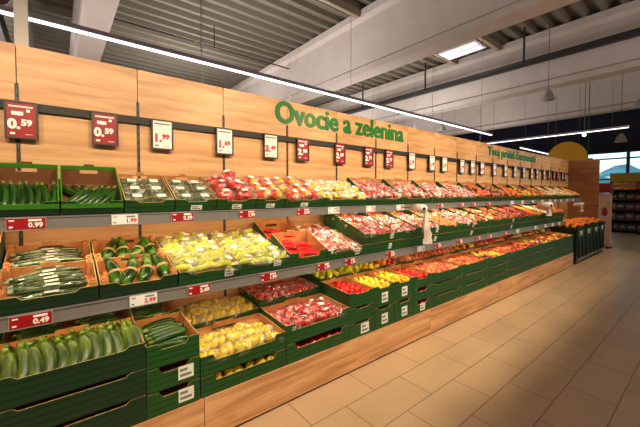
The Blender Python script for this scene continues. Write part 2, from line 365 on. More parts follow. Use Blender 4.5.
# ================================================================== wall price signs
def sign(px, red, price, desc, w_=.152, h_=.225):
    x = X(px + .8, YW - .05); r = empty('price_sign', (x, YW - .045, 1.94)); tag(r, desc, 'sign', 'price signs on the wall rail')
    mb = MB()
    mb.box((-w_/2, 0, -h_/2), (w_/2, .012, -h_/2 + .011)).box((-w_/2, 0, h_/2 - .011), (w_/2, .012, h_/2))
    mb.box((-w_/2, 0, -h_/2 + .011), (-w_/2 + .011, .012, h_/2 - .011)).box((w_/2 - .011, 0, -h_/2 + .011), (w_/2, .012, h_/2 - .011))
    mb.box((-w_/2 + .005, .012, -h_/2 + .005), (w_/2 - .005, .016, h_/2 - .005))
    mb.build('sign_frame', FRAME, r)
    MB().box((-w_/2 + .011, .004, -h_/2 + .011), (w_/2 - .011, .010, h_/2 - .011)).build('card', RED if red else WHITE, r)
    MB().box((-.02, .016, .07), (.02, .026, .11)).box((-.006, .016, -.06), (.006, .022, .08)).build('hook', DARK, r)
    tm = WTXT if red else REDTXT
    a, b = price.split('.')
    def put(t, s, xx, zz, bold=.002):
        o = bpy.data.objects.new('digits', text_mesh(t, s, tm, bold, .0008)); C.objects.link(o); o.parent = r; o.matrix_local = T((xx, .002, zz)) @ UP
    put(a + '.', .078, -.034, -.028, .004); put(b, .050, .022, -.016, .0025)
    pr = MB()                                       # small print lines too fine to read
    x0 = -.055
    for k in range(9):
        ww = .008 + .004 * ((k * 7) % 3) / 2; pr.box((x0, .0025, .075), (x0 + ww, .004, .084)); x0 += ww + .002
    pr.build('heading_print', WTXT if red else FRAME, r)
    pr = MB()
    if red: pr.prism([(-.045, .028), (-.016, .028), (-.012, .022), (-.008, .028), (.008, .028), (.008, .05), (-.045, .05)], .0025, .004)
    pr.prism([(.03 + .012 * math.cos(a_ * math.pi / 4) * (1 if a_ % 2 else .7), .058 + .012 * math.sin(a_ * math.pi / 4) * (1 if a_ % 2 else .7)) for a_ in range(8)], .0025, .004) if red else pr.box((-.03, .0025, .06), (.0, .004, .062))
    pr.box((-.052, .0025, -.088), (-.03, .004, -.076)); pr.box((.015, .0025, -.086), (.05, .004, -.083))
    pr.build('small_print', WTXT if red else GREY, r)
signs = [(23,1,'0.59'),(106,1,'0.59'),(163,0,'1.99'),(225,0,'1.69'),(271,0,'3.49'),(303,1,'2.99'),(340,1,'2.69'),(368.5,1,'2.79'),(389,1,'2.79'),(411.5,0,'1.29'),(431.5,0,'1.49'),(444,0,'1.79'),(461.5,0,'1.99'),(472,0,'1.49'),(481.5,0,'2.49'),(494,0,'1.99'),(505,0,'1.29'),(514.5,0,'1.69'),(523.3,0,'1.99'),(531.2,0,'2.49'),(536.5,0,'0.99'),(543.5,0,'1.49'),(548.5,1,'1.29'),(553.6,1,'0.99'),(557.3,1,'1.49'),(562,1,'1.99'),(564.7,1,'0.79')]
for i, (px, rd, p) in enumerate(signs):
    where = 'in front of the leftmost upright' if i == 0 else '%s from the left on the oak wall rail' % ORD[i]
    sign(px, rd, p, '%s price sign reading %s, %s' % ('red' if rd else 'white', p, where))
# ================================================================== plinth, shelves
YB = 1.91; ZP = .28; XP = 8.27
pe = [-1.6] + [X(202, YB) , X(415 + 17, YB), X(500, YB), XP]
pl = []
for i in range(len(pe) - 1):
    a, b = pe[i] + .002, pe[i+1] - .002
    r = empty('plinth', ((a+b)/2, YB, 0)); h_ = (b - a) / 2
    tag(r, ['oak plinth section under the courgette and cucumber stacks at left', 'long oak plinth section under the bagged apple cartons', 'oak plinth section below the nectarine cartons', 'farthest oak plinth section beside the dark bins'][i], 'plinth', 'plinth sections')
    MB().box((-h_, 0, .02), (h_, .03, ZP)).build('oak_front', WOOD_P, r)
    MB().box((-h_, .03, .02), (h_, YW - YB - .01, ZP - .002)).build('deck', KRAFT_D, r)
    MB().box((-h_, .012, 0), (h_, .03, .02)).build('kick_strip', DARK, r)
SM = R(14); ST = R(25)
def shelf(name, yf, zf, slope, depth, x0, x1, label):
    r = empty(name, (0, yf, zf)); tag(r, label, 'shelf', 'sloping display shelves')
    M = Rx(slope)
    MB().box((x0, .0, -.02), (x1, depth, -.002), M=M).build('shelf_board', mat('shelf_grey', (92, 90, 86), .5, .3), r)
    mb = MB(); mb.box((x0, -.014, -.062), (x1, 0, .0)); mb.box((x0, -.02, -.066), (x1, -.014, -.058)).box((x0, -.02, -.004), (x1, -.014, .003))
    mb.build('price_rail', STEEL, r)
    for s in seams:
        if x0 < s < x1: MB().prism([(0, -.002), (depth * .98, depth * .98 * math.sin(slope) - .022), (depth * .98, depth * .98 * math.sin(slope) - .14), (depth * .9, depth * .9 * math.sin(slope) - .14), (.05, -.05)], -.002, .002, M=T((s + .02, 0, 0)) @ Rz(R(90))).build('bracket', DARK, r)
    return r
YM, ZM, XM = 2.05, .935, 8.15
YTP, ZTP, XT = 2.27, 1.375, 10.35
shelf('display_shelf', YM, ZM, SM, .66, -1.2, XM, 'middle sloping grey shelf with a grey price rail along its front')
shelf('display_shelf', YTP, ZTP, ST, .46, -1.2, XT, 'top sloping grey shelf with a grey price rail below the wall signs')
# ------------------------------------------------------------------ rail tags
def rail_tag(px, y_, z_, red, w_, label, price='0.99', glow=False):
    r = empty('price_tag', (X(px, y_), y_ - .023, z_ - .031)); tag(r, label, 'price tag', 'price tags on the shelf rails')
    MB().box((-w_/2 - .004, 0, -.034), (w_/2 + .004, .003, .034)).build('tag_holder', mat('clear_holder', (150, 148, 146), .2), r)
    MB().box((-w_/2, -.002, -.028), (w_/2, 0, .028)).build('card', RED if red else (mat('reflection_white_card', (214, 232, 246), .5) if glow else WHITE), r)  # far cards: bluish reflection painted into the card colour
    o = bpy.data.objects.new('digits', text_mesh(price, .034, WTXT if red else REDTXT, .0012, .0005)); C.objects.link(o); o.parent = r; o.matrix_local = T((w_ * .24, -.0028, -.008)) @ UP
    pr = MB(); pr.box((w_ * .05, -.003, .012), (w_ * .40, -.002, .022)).box((-w_ * .44, -.003, .014), (-w_ * .3, -.002, .020)).box((-w_ * .44, -.003, -.02), (-w_ * .34, -.002, -.012))
    pr.build('small_print', WTXT if red else GREY, r)
tags_t = [(26,1,'0.99'),(124,0,'1.99'),(181.5,1,'2.39'),(246,1,'1.99'),(302,1,'2.99'),(332,0,'1.49'),(369,0,'1.29'),(398.5,0,'1.99'),(439,1,'1.29'),(460,1,'0.99'),(472,1,'1.49'),(487,1,'1.99'),(511,0,'1.99'),(521.5,0,'1.29'),(532,0,'0.99'),(541,0,'1.49'),(549,0,'1.29'),(554,0,'1.99'),(560,0,'0.99'),(566,0,'1.49'),(572,0,'1.99')]
for i, (px, rd, p) in enumerate(tags_t):
    rail_tag(px, YTP, ZTP, rd, .135 if i else .15, '%s price tag %s, %s from the left on the top shelf rail' % ('red' if rd else 'white', p, ORD[i]), p, px > 505)
tags_m = [(28,1,'0.49'),(141,0,'2.99'),(197,1,'2.49'),(267,1,'1.99'),(322,1,'1.79'),(348.5,1,'1.99'),(389,1,'2.49'),(419.5,0,'1.49'),(436.5,1,'1.29'),(458.5,1,'1.99'),(477,1,'1.49'),(488.5,1,'0.99'),(504,1,'1.99'),(517,0,'1.29'),(535,0,'0.99'),(545,0,'1.49'),(552,0,'1.99'),(558.5,0,'1.29'),(564.5,0,'1.19')]
for i, (px, rd, p) in enumerate(tags_m):
    if X(px, YM) < XM - .05:
        rail_tag(px, YM, ZM, rd, .135 if i else .15, '%s price tag %s, %s from the left on the middle shelf rail' % ('red' if rd else 'white', p, ORD[i]), p, px > 505)
# ================================================================== crates
CR = {}
def crate(w_, d_, h, hf, hb, floor_z=.01, style='green', lab=None, post=0, lip=False):
    key = (round(w_, 3), d_, h, hf, hb, floor_z, style, lab, post, lip)
    if key in CR: return CR[key]
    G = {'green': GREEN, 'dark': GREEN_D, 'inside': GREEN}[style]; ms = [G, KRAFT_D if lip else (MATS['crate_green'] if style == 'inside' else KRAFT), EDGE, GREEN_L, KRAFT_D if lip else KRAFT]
    p = Proto('produce_crate'); t = .006; c = min(.075, w_ * .2)
    front = [(0, 0), (w_, 0), (w_, h), (w_ - c, h), (w_ - c - .02, hf), (c + .02, hf), (c, h), (0, h)]
    mb = MB().prism(front, 0, t, 0, 1, 2)
    if lip: mb = MB().prism(front, 0, t, 0, 1, 3).prism([(0, hf - .028), (w_, hf - .028), (w_, hf + .001), (0, hf + .001)], -.001, 0, 3, 3, 3)
    p.kid('front_panel', mb.mesh('front_panel', ms))
    sd = [(0, 0), (d_ - .001, 0), (d_ - .001, hb), (d_ * .9, hb), (d_ * .08, h), (0, h)]
    M = Rz(R(90))      # local x -> y ; prism's -y side -> +x side
    mb = MB().prism(sd, -t, 0, 1, 0, 3 if lip else 2, M=M); p.kid('side_panel', mb.mesh('side_panel', ms), T((0, .0005, 0)))
    mb = MB().prism(sd, -t, 0, 0, 1, 3 if lip else 2, M=M); p.kid('side_panel', mb.mesh('side_panel', ms), T((w_ - t, .0005, 0)))
    mb = MB(); a, b = w_ * .34, w_ * .66; z0 = hb * .66; z1 = min(hb - .012, z0 + .022)
    bi = [0, 2, 4, 0, 4, 4]
    mb.box((t, d_ - t, 0), (w_ - t, d_, z0), bi).box((t, d_ - t, z0), (a, d_, z1), bi).box((b, d_ - t, z0), (w_ - t, d_, z1), bi).box((t, d_ - t, z1), (w_ - t, d_, hb), [0, 3 if lip else 2, 4, 0, 4, 4])
    if lip: mb.box((t, d_ - t - .0015, hb - .024), (w_ - t, d_ - t - .0002, hb), 3)
    mb.box((a + .02, d_ - t, hb), (b - .02, d_, hb + .014), [0, 2, 4, 4, 4, 4])
    p.kid('back_panel', mb.mesh('back_panel', ms))
    p.kid('bottom_panel', MB().box((t, t, floor_z - .005), (w_ - t, d_ - t, floor_z), 1).mesh('bottom_panel', ms))
    if post:
        for (qx, qy) in ((t, t), (w_ - t - .028, t), (t, d_ - t - .04), (w_ - t - .028, d_ - t - .04)):
            p.kid('corner_post', MB().box((qx, qy, floor_z), (qx + .028, qy + .04, h + post), 0).box((qx + .006, qy + .008, h + post), (qx + .022, qy + .03, h + post + .01), 0).mesh('corner_post', KRAFT))
    if lab:
        lx, lz, lw, lh = lab
        p.kid('label', MB().box((lx * w_ - lw/2, -.003, lz * h - lh/2), (lx * w_ + lw/2, -.001, lz * h + lh/2)).box((lx * w_ - lw*.4, -.0035, lz*h + lh*.1), (lx * w_ + lw*.1, -.003, lz*h + lh*.3), 1).box((lx * w_ - lw*.4, -.0035, lz*h - lh*.3), (lx * w_ + lw*.35, -.003, lz*h - lh*.1), 1).mesh('label', [WLAB, GREY]), props={'label': 'white printed label'})
    CR[key] = p; return p
# ================================================================== produce
def sph(fn, name, m, nu=12, nv=8): return MB().blob(fn, nu, nv).mesh(name, m)
def apple_fn(r):
    def f(a, b):
        q = r * (1 - .0 * math.cos(a)); d = r * .28 * math.exp(-(a / .38) ** 2) + r * .12 * math.exp(-((math.pi - a) / .35) ** 2) * -1
        return (q * math.sin(a) * math.cos(b) * (1 + .05 * math.cos(a)), q * math.sin(a) * math.sin(b) * (1 + .05 * math.cos(a)), q * .92 * math.cos(a) - d)
    return f
def round_fn(r, sz=1, bump=0):
    def f(a, b):
        k = 1 + bump * noise.noise(Vector((math.sin(a) * math.cos(b) * 3, math.sin(a) * math.sin(b) * 3, math.cos(a) * 3)))
        return (r*k*math.sin(a)*math.cos(b), r*k*math.sin(a)*math.sin(b), r*k*sz*math.cos(a))
    return f
def pepper_fn(r, L):
    def f(a, b):
        t = a / math.pi; k = (math.sin(a) ** .62) * (1 - .28 * t) * (1 + .13 * abs(math.cos(1.5 * b)) - .06)
        dz = -.25 * r * math.exp(-(a / .45) ** 2)
        return (r*k*math.cos(b), r*k*math.sin(b), L/2*math.cos(a) + dz)
    return f
STEM = mat('green_stem', (70, 100, 30), .6); BSTEM = mat('brown_stem', (80, 56, 28), .8)
def fruit(name, fn, m, stem=None, nu=12, nv=8, part='stem'):
    p = Proto(name, sph(fn, name, m, nu, nv))
    if stem:
        r, z, L, sm = stem
        p.kid(part, MB().tube([(0, 0, z), (.1*L, 0, z + L * .6), (.3*L, 0, z + L)], [r, r * .8, r * .9], 6).mesh(part, sm))
    return p
m_ryb = lambda n, a, b, **k: mottled(n, a, b, **k)
K = {}
K['red_apple'] = fruit('red_apple', apple_fn(.036), mottled('apple_red', (180, 8, 16), (206, 60, 36), 18, .3, .55, .8, vary=.15), (.002, .022, .018, BSTEM))
K['yellow_apple'] = fruit('yellow_apple', apple_fn(.036), mottled('apple_yellow', (232, 198, 14), (222, 206, 48), 14, .35, vary=.12), (.002, .022, .018, BSTEM))
K['pink_apple'] = fruit('pink_apple', apple_fn(.034), mottled('apple_pink', (190, 14, 24), (228, 124, 70), 22, .3, .42, .6, vary=.1))
K['nectarine'] = fruit('nectarine', round_fn(.033, .95), mottled('nectarine_skin', (190, 34, 22), (236, 140, 40), 18, .35, .4, .62, vary=.12))
K['peach'] = fruit('peach', round_fn(.034, .93), mottled('peach_skin', (196, 70, 56), (230, 164, 104), 16, .6, .4, .62, vary=.1))
K['orange'] = fruit('orange', round_fn(.036), mat('orange_peel', (238, 132, 22), .45, vary=.1, hue=.01))
K['plum'] = fruit('plum', round_fn(.026, 1.15), mottled('plum_skin', (92, 14, 34), (140, 26, 40), 20, .35, vary=.2))
K['tomato'] = fruit('tomato', round_fn(.029, .85), mat('tomato_skin', (214, 32, 18), .22, vary=.12, hue=.008), (.005, .022, .006, STEM))
K['vine_tomato'] = fruit('vine_tomato', round_fn(.025, .9), mat('vine_tomato_skin', (218, 40, 20), .2, vary=.12, hue=.012))
K['lemon'] = fruit('lemon', lambda a, b: (.026*math.sin(a)*math.cos(b), .026*math.sin(a)*math.sin(b), .04*math.cos(a)*(1+.1*abs(math.cos(a))**6)), mat('lemon_peel', (236, 204, 50), .4, vary=.08))
K['onion'] = fruit('onion', lambda a, b: (.033*math.sin(a)*math.cos(b), .033*math.sin(a)*math.sin(b), .028*math.cos(a) + .014*math.exp(-(a/.3)**2)), mottled('onion_skin', (206, 150, 84), (232, 206, 158), 12, .4, vary=.1))
K['garlic'] = fruit('garlic_bulb', lambda a, b: (.028*math.sin(a)*math.cos(b)*(1+.08*math.cos(6*b)), .028*math.sin(a)*math.sin(b)*(1+.08*math.cos(6*b)), .022*math.cos(a) + .02*math.exp(-(a/.3)**2)), mottled('garlic_skin', (226, 210, 170), (240, 230, 200), 12, .5))
K['potato'] = fruit('potato', round_fn(.036, .75, .25), mottled('potato_skin', (150, 102, 58), (182, 132, 84), 20, .7))
def pepper(name, m): return fruit(name, pepper_fn(.036, .085), m, (.006, .03, .018, STEM), 14, 8)
K['red_pepper'] = pepper('red_pepper', mat('pepper_red', (206, 16, 20), .18, vary=.12))
K['yellow_pepper'] = pepper('yellow_pepper', mat('pepper_yellow', (238, 178, 16), .18, vary=.08))
K['orange_pepper'] = pepper('orange_pepper', mat('pepper_orange', (232, 100, 18), .18, vary=.08))
K['pale_pepper'] = fruit('pale_pepper', pepper_fn(.026, .125), mottled('pepper_pale', (176, 192, 22), (212, 212, 60), 8, .2, vary=.14), (.005, .05, .018, STEM), 10, 8)
K['blond_pepper'] = fruit('blond_pepper', pepper_fn(.033, .095), mottled('pepper_blond', (222, 188, 22), (226, 208, 62), 9, .22, vary=.12), (.005, .035, .018, STEM), 12, 8)
# long pointed red pepper
def long_pepper(name, m, L=.17, r=.021):
    n = 8; pts = [(L*(i/(n-1)-.5), .018*math.sin(i*.5), .004*math.sin(i*.9)) for i in range(n)]
    rad = [r*v for v in (.55, .95, 1, .92, .78, .6, .38, .08)]
    p = Proto(name, MB().tube(pts, rad, 8, squash=.8).mesh(name, m))
    p.kid('stem', MB().tube([(-L/2 + .004, 0, 0), (-L/2 - .012, 0, .003), (-L/2 - .026, -.003, .008)], [.009, .004, .004], 6).mesh('stem', STEM)); return p
K['pointed_pepper'] = long_pepper('pointed_pepper', mat('pointed_pepper_red', (214, 12, 18), .2, vary=.12))
COURG = mottled('courgette_skin', (14, 46, 12), (44, 86, 24), 60, .28, .42, .62, stretch=(.15, 1, 1), vary=.25)
COURG_B = mottled('courgette_bright', (40, 92, 16), (104, 146, 30), 50, .28, .40, .66, stretch=(1, 1, .15), vary=.28)
TIP = mat('courgette_tip', (92, 110, 40), .5)
def courgette(name, m, L, r, seg=10, band=None, tipm=TIP, lab=False, bend=.012):
    n = 9; pts = [(L*(i/(n-1)-.5), bend*math.sin(math.pi*i/(n-1)), 0) for i in range(n)]
    rad = [r*v for v in (.55, .8, .92, .97, 1, 1.02, .98, .82, .35)]
    p = Proto(name, MB().tube(pts, rad, seg).mesh(name, m))
    p.kid('stem_end', MB().tube([(-L/2 + .001, 0, 0), (-L/2 - .012, -.001, 0), (-L/2 - .022, -.003, 0)], [r*.56, r*.42, r*.46], 6).mesh('stem_end', tipm))
    if band: p.kid('paper_band', MB().tube([(-.006, bend, 0), (.006, bend, 0)], [r*1.05, r*1.05], seg).mesh('paper_band', mat('cream_paper', (186, 156, 112), .7)))
    if lab: p.kid('sticker', MB().box((-.028, -r*.55, r*1.0), (.028, r*.75, r*1.06)).mesh('sticker', WLAB))
    return p
K['courgette'] = courgette('courgette', COURG, .17, .021)
K['upright_courgette'] = courgette('courgette', mottled('courgette_green', (18, 50, 8), (82, 108, 20), 60, .36, .38, .66, stretch=(.15, 1, 1), vary=.3), .21, .0275, 14, tipm=mat('yellow_tip', (96, 122, 30), .5), bend=.02)
K['cucumber'] = courgette('cucumber', mottled('cucumber_skin', (16, 54, 18), (40, 88, 30), 70, .25, .4, .6, stretch=(.2, 1, 1), vary=.2), .27, .019, 10, lab=False, tipm=mat('cucumber_end', (60, 96, 34), .5))
K['wrapped_cucumber'] = courgette('wrapped_cucumber', mottled('wrapped_skin', (34, 62, 28), (128, 146, 112), 45, .15, .45, .7, stretch=(.3, 1, 1), vary=.2, coat=1), .29, .018, 10, lab=True, tipm=mat('film_end', (150, 160, 130), .3))
K['avo_old'] = Proto('banded_avocado', sph(lambda a, b: (.036*math.sin(a)*math.cos(b)*(1-.22*math.cos(a)), .036*math.sin(a)*math.sin(b)*(1-.22*math.cos(a)), .055*math.cos(a)), 'banded_avocado', mottled('avocado_skin', (18, 40, 14), (48, 84, 24), 40, .3, vary=.3)))
K['banded'] = courgette('banded_courgette', mottled('banded_skin', (20, 46, 12), (70, 118, 30), 40, .25, .42, .66, stretch=(.3, 1, 1), vary=.3), .15, .026, 12, band=True, tipm=STEM)
del K['avo_old']
# herb tray
def herb():
    p = Proto('herb_tray')
    mb = MB(); a, b = .062, .045
    mb.add([(-a*.9,-b*.9,0),(a*.9,-b*.9,0),(a*.9,b*.9,0),(-a*.9,b*.9,0),(-a,-b,.022),(a,-b,.022),(a,b,.022),(-a,b,.022)], [(0,3,2,1),(0,1,5,4),(1,2,6,5),(2,3,7,6),(3,0,4,7)])
    p.kid('tray', mb.mesh('tray', mat('grey_green_tray', (96, 110, 84), .3)))
    mb = MB(); rnd = random.Random(3)
    for i in range(40):
        x, y, z = rnd.uniform(-a*.85, a*.85), rnd.uniform(-b*.85, b*.85), rnd.uniform(.012, .028); L = rnd.uniform(.01, .02)
        M = T((x, y, z)) @ Rz(rnd.uniform(0, 6.3)) @ Rx(rnd.uniform(-.7, .7))
        mb.add([(-L, 0, 0), (0, -L*.45, .003), (L, 0, 0), (0, L*.45, .003)], [(0,1,2,3)], rnd.choice((0, 0, 1)), M=M)
    p.kid('herb_leaves', mb.mesh('herb_leaves', [mat('leaf_dark', (44, 84, 34), .5), mat('leaf_light', (104, 134, 70), .5)]), props={'kind': 'stuff'})
    mb = MB(); mb.add([(-a,-b,.024),(a,-b,.024),(a,b,.024),(-a,b,.024),(-a*.9,-b*.85,.036),(a*.9,-b*.85,.036),(a*.9,b*.85,.036),(-a*.9,b*.85,.036)], [(4,5,6,7),(0,1,5,4),(1,2,6,5),(2,3,7,6),(3,0,4,7)])
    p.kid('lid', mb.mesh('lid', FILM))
    p.kid('label', MB().box((-.026, -.018, .0365), (.026, .018, .0375)).mesh('label', mat('lab_white', (232, 234, 226), .5)))
    return p
K['herb_tray'] = herb()
# film bag holding three or four fruits
def bag(name, kinds, size=(.072, .058, .036), lab=True, seed=1, sc_=1):
    p = Proto(name); rnd = random.Random(seed); sx, sy, sz = size
    spots = [(-.5, -.35), (.5, -.3), (0, .45), (-.6, .5), (.62, .5)][:len(kinds)]
    for (qx, qy), kd in zip(spots, kinds):
        src = K[kd]; M = T((qx * sx * .9, qy * sy * .9, sz * .9)) @ Rz(rnd.uniform(0, 6.3)) @ Rx(rnd.uniform(.6, 1.7)) @ sl(sc_, sc_, sc_)
        p.kid(src.name, src.data, M)
    def f(a, b):
        k = 1 + .16 * noise.noise(Vector((math.cos(b)*2 + seed, math.sin(b)*2, math.cos(a)*2.5)))
        ca, sa = math.cos(b), math.sin(b); q = (abs(ca) ** 3 + abs(sa) ** 3) ** (-1/3)
        e = math.sin(a) ** .7
        return (sx * 1.25 * q * e * ca * k, sy * 1.3 * q * e * sa * k, sz * (1.0 + 1.15 * math.cos(a) * k))
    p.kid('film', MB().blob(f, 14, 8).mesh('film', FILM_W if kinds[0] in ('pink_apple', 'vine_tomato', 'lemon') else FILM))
    if lab: p.kid('sticker', MB().box((-.022, -.016, 0), (.022, .016, .001)).mesh('sticker', mat('lab_white', (232, 234, 226), .5)), T((rnd.uniform(-.02, .02), -.01, sz * 2.25)) @ Rx(R(10)) @ Rz(rnd.uniform(-.5, .5)))
    return p
B = {
 'red_pepper_bag': bag('red_pepper_bag', ['red_pepper', 'red_pepper', 'red_pepper'], (.066, .06, .034), True, 1),
 'mixed_pepper_bag': bag('mixed_pepper_bag', ['red_pepper', 'yellow_pepper', 'orange_pepper'], (.066, .06, .034), True, 2),
 'amber_pepper_bag': bag('amber_pepper_bag', ['yellow_pepper', 'orange_pepper', 'red_pepper'], (.066, .06, .034), False, 8),
 'pale_pepper_bag': bag('pale_pepper_bag', ['pale_pepper'] * 4, (.07, .062, .03), True, 3, .85),
 'pale_pepper_plain': bag('pale_pepper_bag', ['pale_pepper'] * 4, (.07, .062, .03), False, 13, .85),
 'blond_pepper_bag': bag('yellow_pepper_bag', ['blond_pepper'] * 4, (.066, .056, .034), False, 4, .95),
 'red_apple_bag': bag('red_apple_bag', ['red_apple'] * 4, (.066, .056, .034), False, 5, .95),
 'red_apple_labelled': bag('red_apple_bag', ['red_apple'] * 4, (.066, .056, .034), True, 15, .95),
 'tomato_bag': bag('tomato_bag', ['vine_tomato'] * 5, (.064, .05, .026), False, 6),
 'tomato_labelled': bag('tomato_bag', ['vine_tomato'] * 5, (.064, .05, .026), True, 16),
 'pink_apple_bag': bag('pink_apple_bag', ['pink_apple'] * 4, (.064, .052, .03), False, 7),
 'lemon_bag': bag('lemon_bag', ['lemon', 'lemon', 'lemon', 'garlic'], (.06, .05, .026), True, 9),
 'nectarine_bag': bag('nectarine_bag', ['nectarine'] * 4, (.064, .052, .03), False, 10),
 'orange_bag': bag('orange_bag', ['orange'] * 4, (.064, .052, .03), False, 11, .95),
}
K.update(B)
for k_ in ('onion_bag',): K[k_] = bag('onion_bag', ['onion'] * 4, (.064, .052, .028), False, 12)
# how things are called: adjective phrase, category
WORD = {'red_apple': ('glossy red apple', 'apple'), 'yellow_apple': ('yellow apple', 'apple'), 'pink_apple': ('pink blushed apple', 'apple'), 'nectarine': ('orange red nectarine', 'nectarine'),
 'peach': ('pale pink peach', 'peach'), 'orange': ('bright orange', 'orange'), 'plum': ('dark red plum', 'plum'), 'tomato': ('round red tomato', 'tomato'), 'vine_tomato': ('small red tomato', 'tomato'),
 'lemon': ('yellow lemon', 'lemon'), 'onion': ('golden onion', 'onion'), 'garlic': ('pale garlic bulb', 'garlic'), 'potato': ('brown potato', 'potato'), 'red_pepper': ('red pepper', 'pepper'),
 'yellow_pepper': ('yellow pepper', 'pepper'), 'orange_pepper': ('orange pepper', 'pepper'), 'pale_pepper': ('pale green pepper', 'pepper'), 'blond_pepper': ('light yellow pepper', 'pepper'), 'pointed_pepper': ('pointed red pepper', 'pepper'),
 'courgette': ('dark green courgette', 'courgette'), 'upright_courgette': ('upright green courgette', 'courgette'), 'cucumber': ('long green cucumber', 'cucumber'), 'wrapped_cucumber': ('film-wrapped cucumber', 'cucumber'),
 'banded': ('dark courgette in a paper band', 'courgette'), 'herb_tray': ('clear herb tray', 'herb tray')}
for k_ in list(B) + ['onion_bag']:
    s_ = B[k_].name if k_ in B else 'onion_bag'; WORD[k_] = ('clear bag of ' + s_.replace('_bag', '').replace('_', ' ').replace('tomato', 'tomatoe') + 's', 'bag')
SZ = {'tomato': .06, 'vine_tomato': .052, 'plum': .055, 'lemon': .062, 'garlic': .058}
def fill(M, w_, d_, fz, spec, desc, group, rnd, nx=None, ny=None, rows=None, heap=.03, two=False):
    """spread produce over a crate floor, in the crate's own tilted frame"""
    bags = spec[0] in B or spec[0] == 'onion_bag'
    px_, py_ = (.112, .094) if bags else (SZ.get(spec[0], .072),) * 2
    nx = nx or max(1, int((w_ - .02) / px_)); ny = ny or max(1, int((d_ - .02) / py_))
    sx, sy = (w_ - .02) / nx, (d_ - .02) / ny
    layers = [(0, nx, ny, 0)] + ([(1, nx - 1, ny - 1, .5)] if two and nx > 1 and ny > 1 else [])
    for (l, ax, ay, off) in layers:
        for j in range(ay):
            if rows is not None and j >= rows: break
            for i in range(ax):
                u = (i + .5 + off) / nx - .5; v = (j + .5 + off) / ny - .5
                if not bags and M.translation.x > 3.9 and M.translation.x < 8.3 and rnd.random() < .09: continue
                kd = spec[0] if len(spec) == 1 else spec[min(len(spec) - 1, int(rnd.random() * len(spec)))]
                x = .01 + sx * (i + .5 + off) + rnd.uniform(-.1, .1) * sx; y = .01 + sy * (j + .5 + off) + rnd.uniform(-.1, .1) * sy
                z = fz + (0 if bags else .032) + heap * (1 - 2.2 * u * u) * (1 - 1.6 * v * v) + rnd.uniform(-.004, .006) + l * (.05 if bags else .038)
                rot = Rz(rnd.uniform(-.6, .6)) @ Rx(rnd.uniform(-.28, .28)) @ Ry(rnd.uniform(-.28, .28)) if bags else Rz(rnd.uniform(0, 6.3)) @ Rx(rnd.uniform(-1.1, 1.1))
                s = rnd.uniform(.93, 1.08)
                a, c_ = WORD[kd]; K[kd].put(M @ T((x, y, z)) @ rot @ sl(s, s, s), None, ('%s %s' % (a, desc)), c_, group % a)
def put_at(M, kd, desc, group, items):
    a, c_ = WORD[kd]
    for (x, y, z, rot) in items: K[kd].put(M @ T((x, y, z)) @ rot, None, '%s %s' % (a, desc), c_, group % a)
rnd = random.Random(11)
# ---------------------------------------------------------------- TOP SHELF
MT = T((0, YTP, ZTP)) @ Rx(ST)
te = [-.29, .01, .31, .60, .88, 1.19, 1.45, 1.86, 2.45, 3.04, 3.62, 4.2, 4.8, 5.4, 6.0, 6.6, 7.2, 7.8, 8.4, 9.0, 9.6, 10.2]
tc_ = [['courgette'], ['courgette'], ['herb_tray'], ['herb_tray'], ['red_pepper_bag'], ['mixed_pepper_bag', 'amber_pepper_bag'], ['amber_pepper_bag', 'mixed_pepper_bag'], ['lemon_bag'],
       ['pink_apple_bag', 'red_apple_bag'], ['pink_apple_bag', 'tomato_bag'], ['pink_apple_bag'], ['tomato_bag', 'pink_apple_bag'], ['peach', 'pink_apple', 'plum'], ['potato', 'plum'], ['orange', 'nectarine', 'red_apple', 'plum'],
       ['nectarine', 'yellow_apple', 'plum'], ['orange', 'plum', 'peach', 'potato'], ['onion', 'garlic'], ['garlic', 'onion'], ['garlic', 'onion'], ['orange', 'onion']]
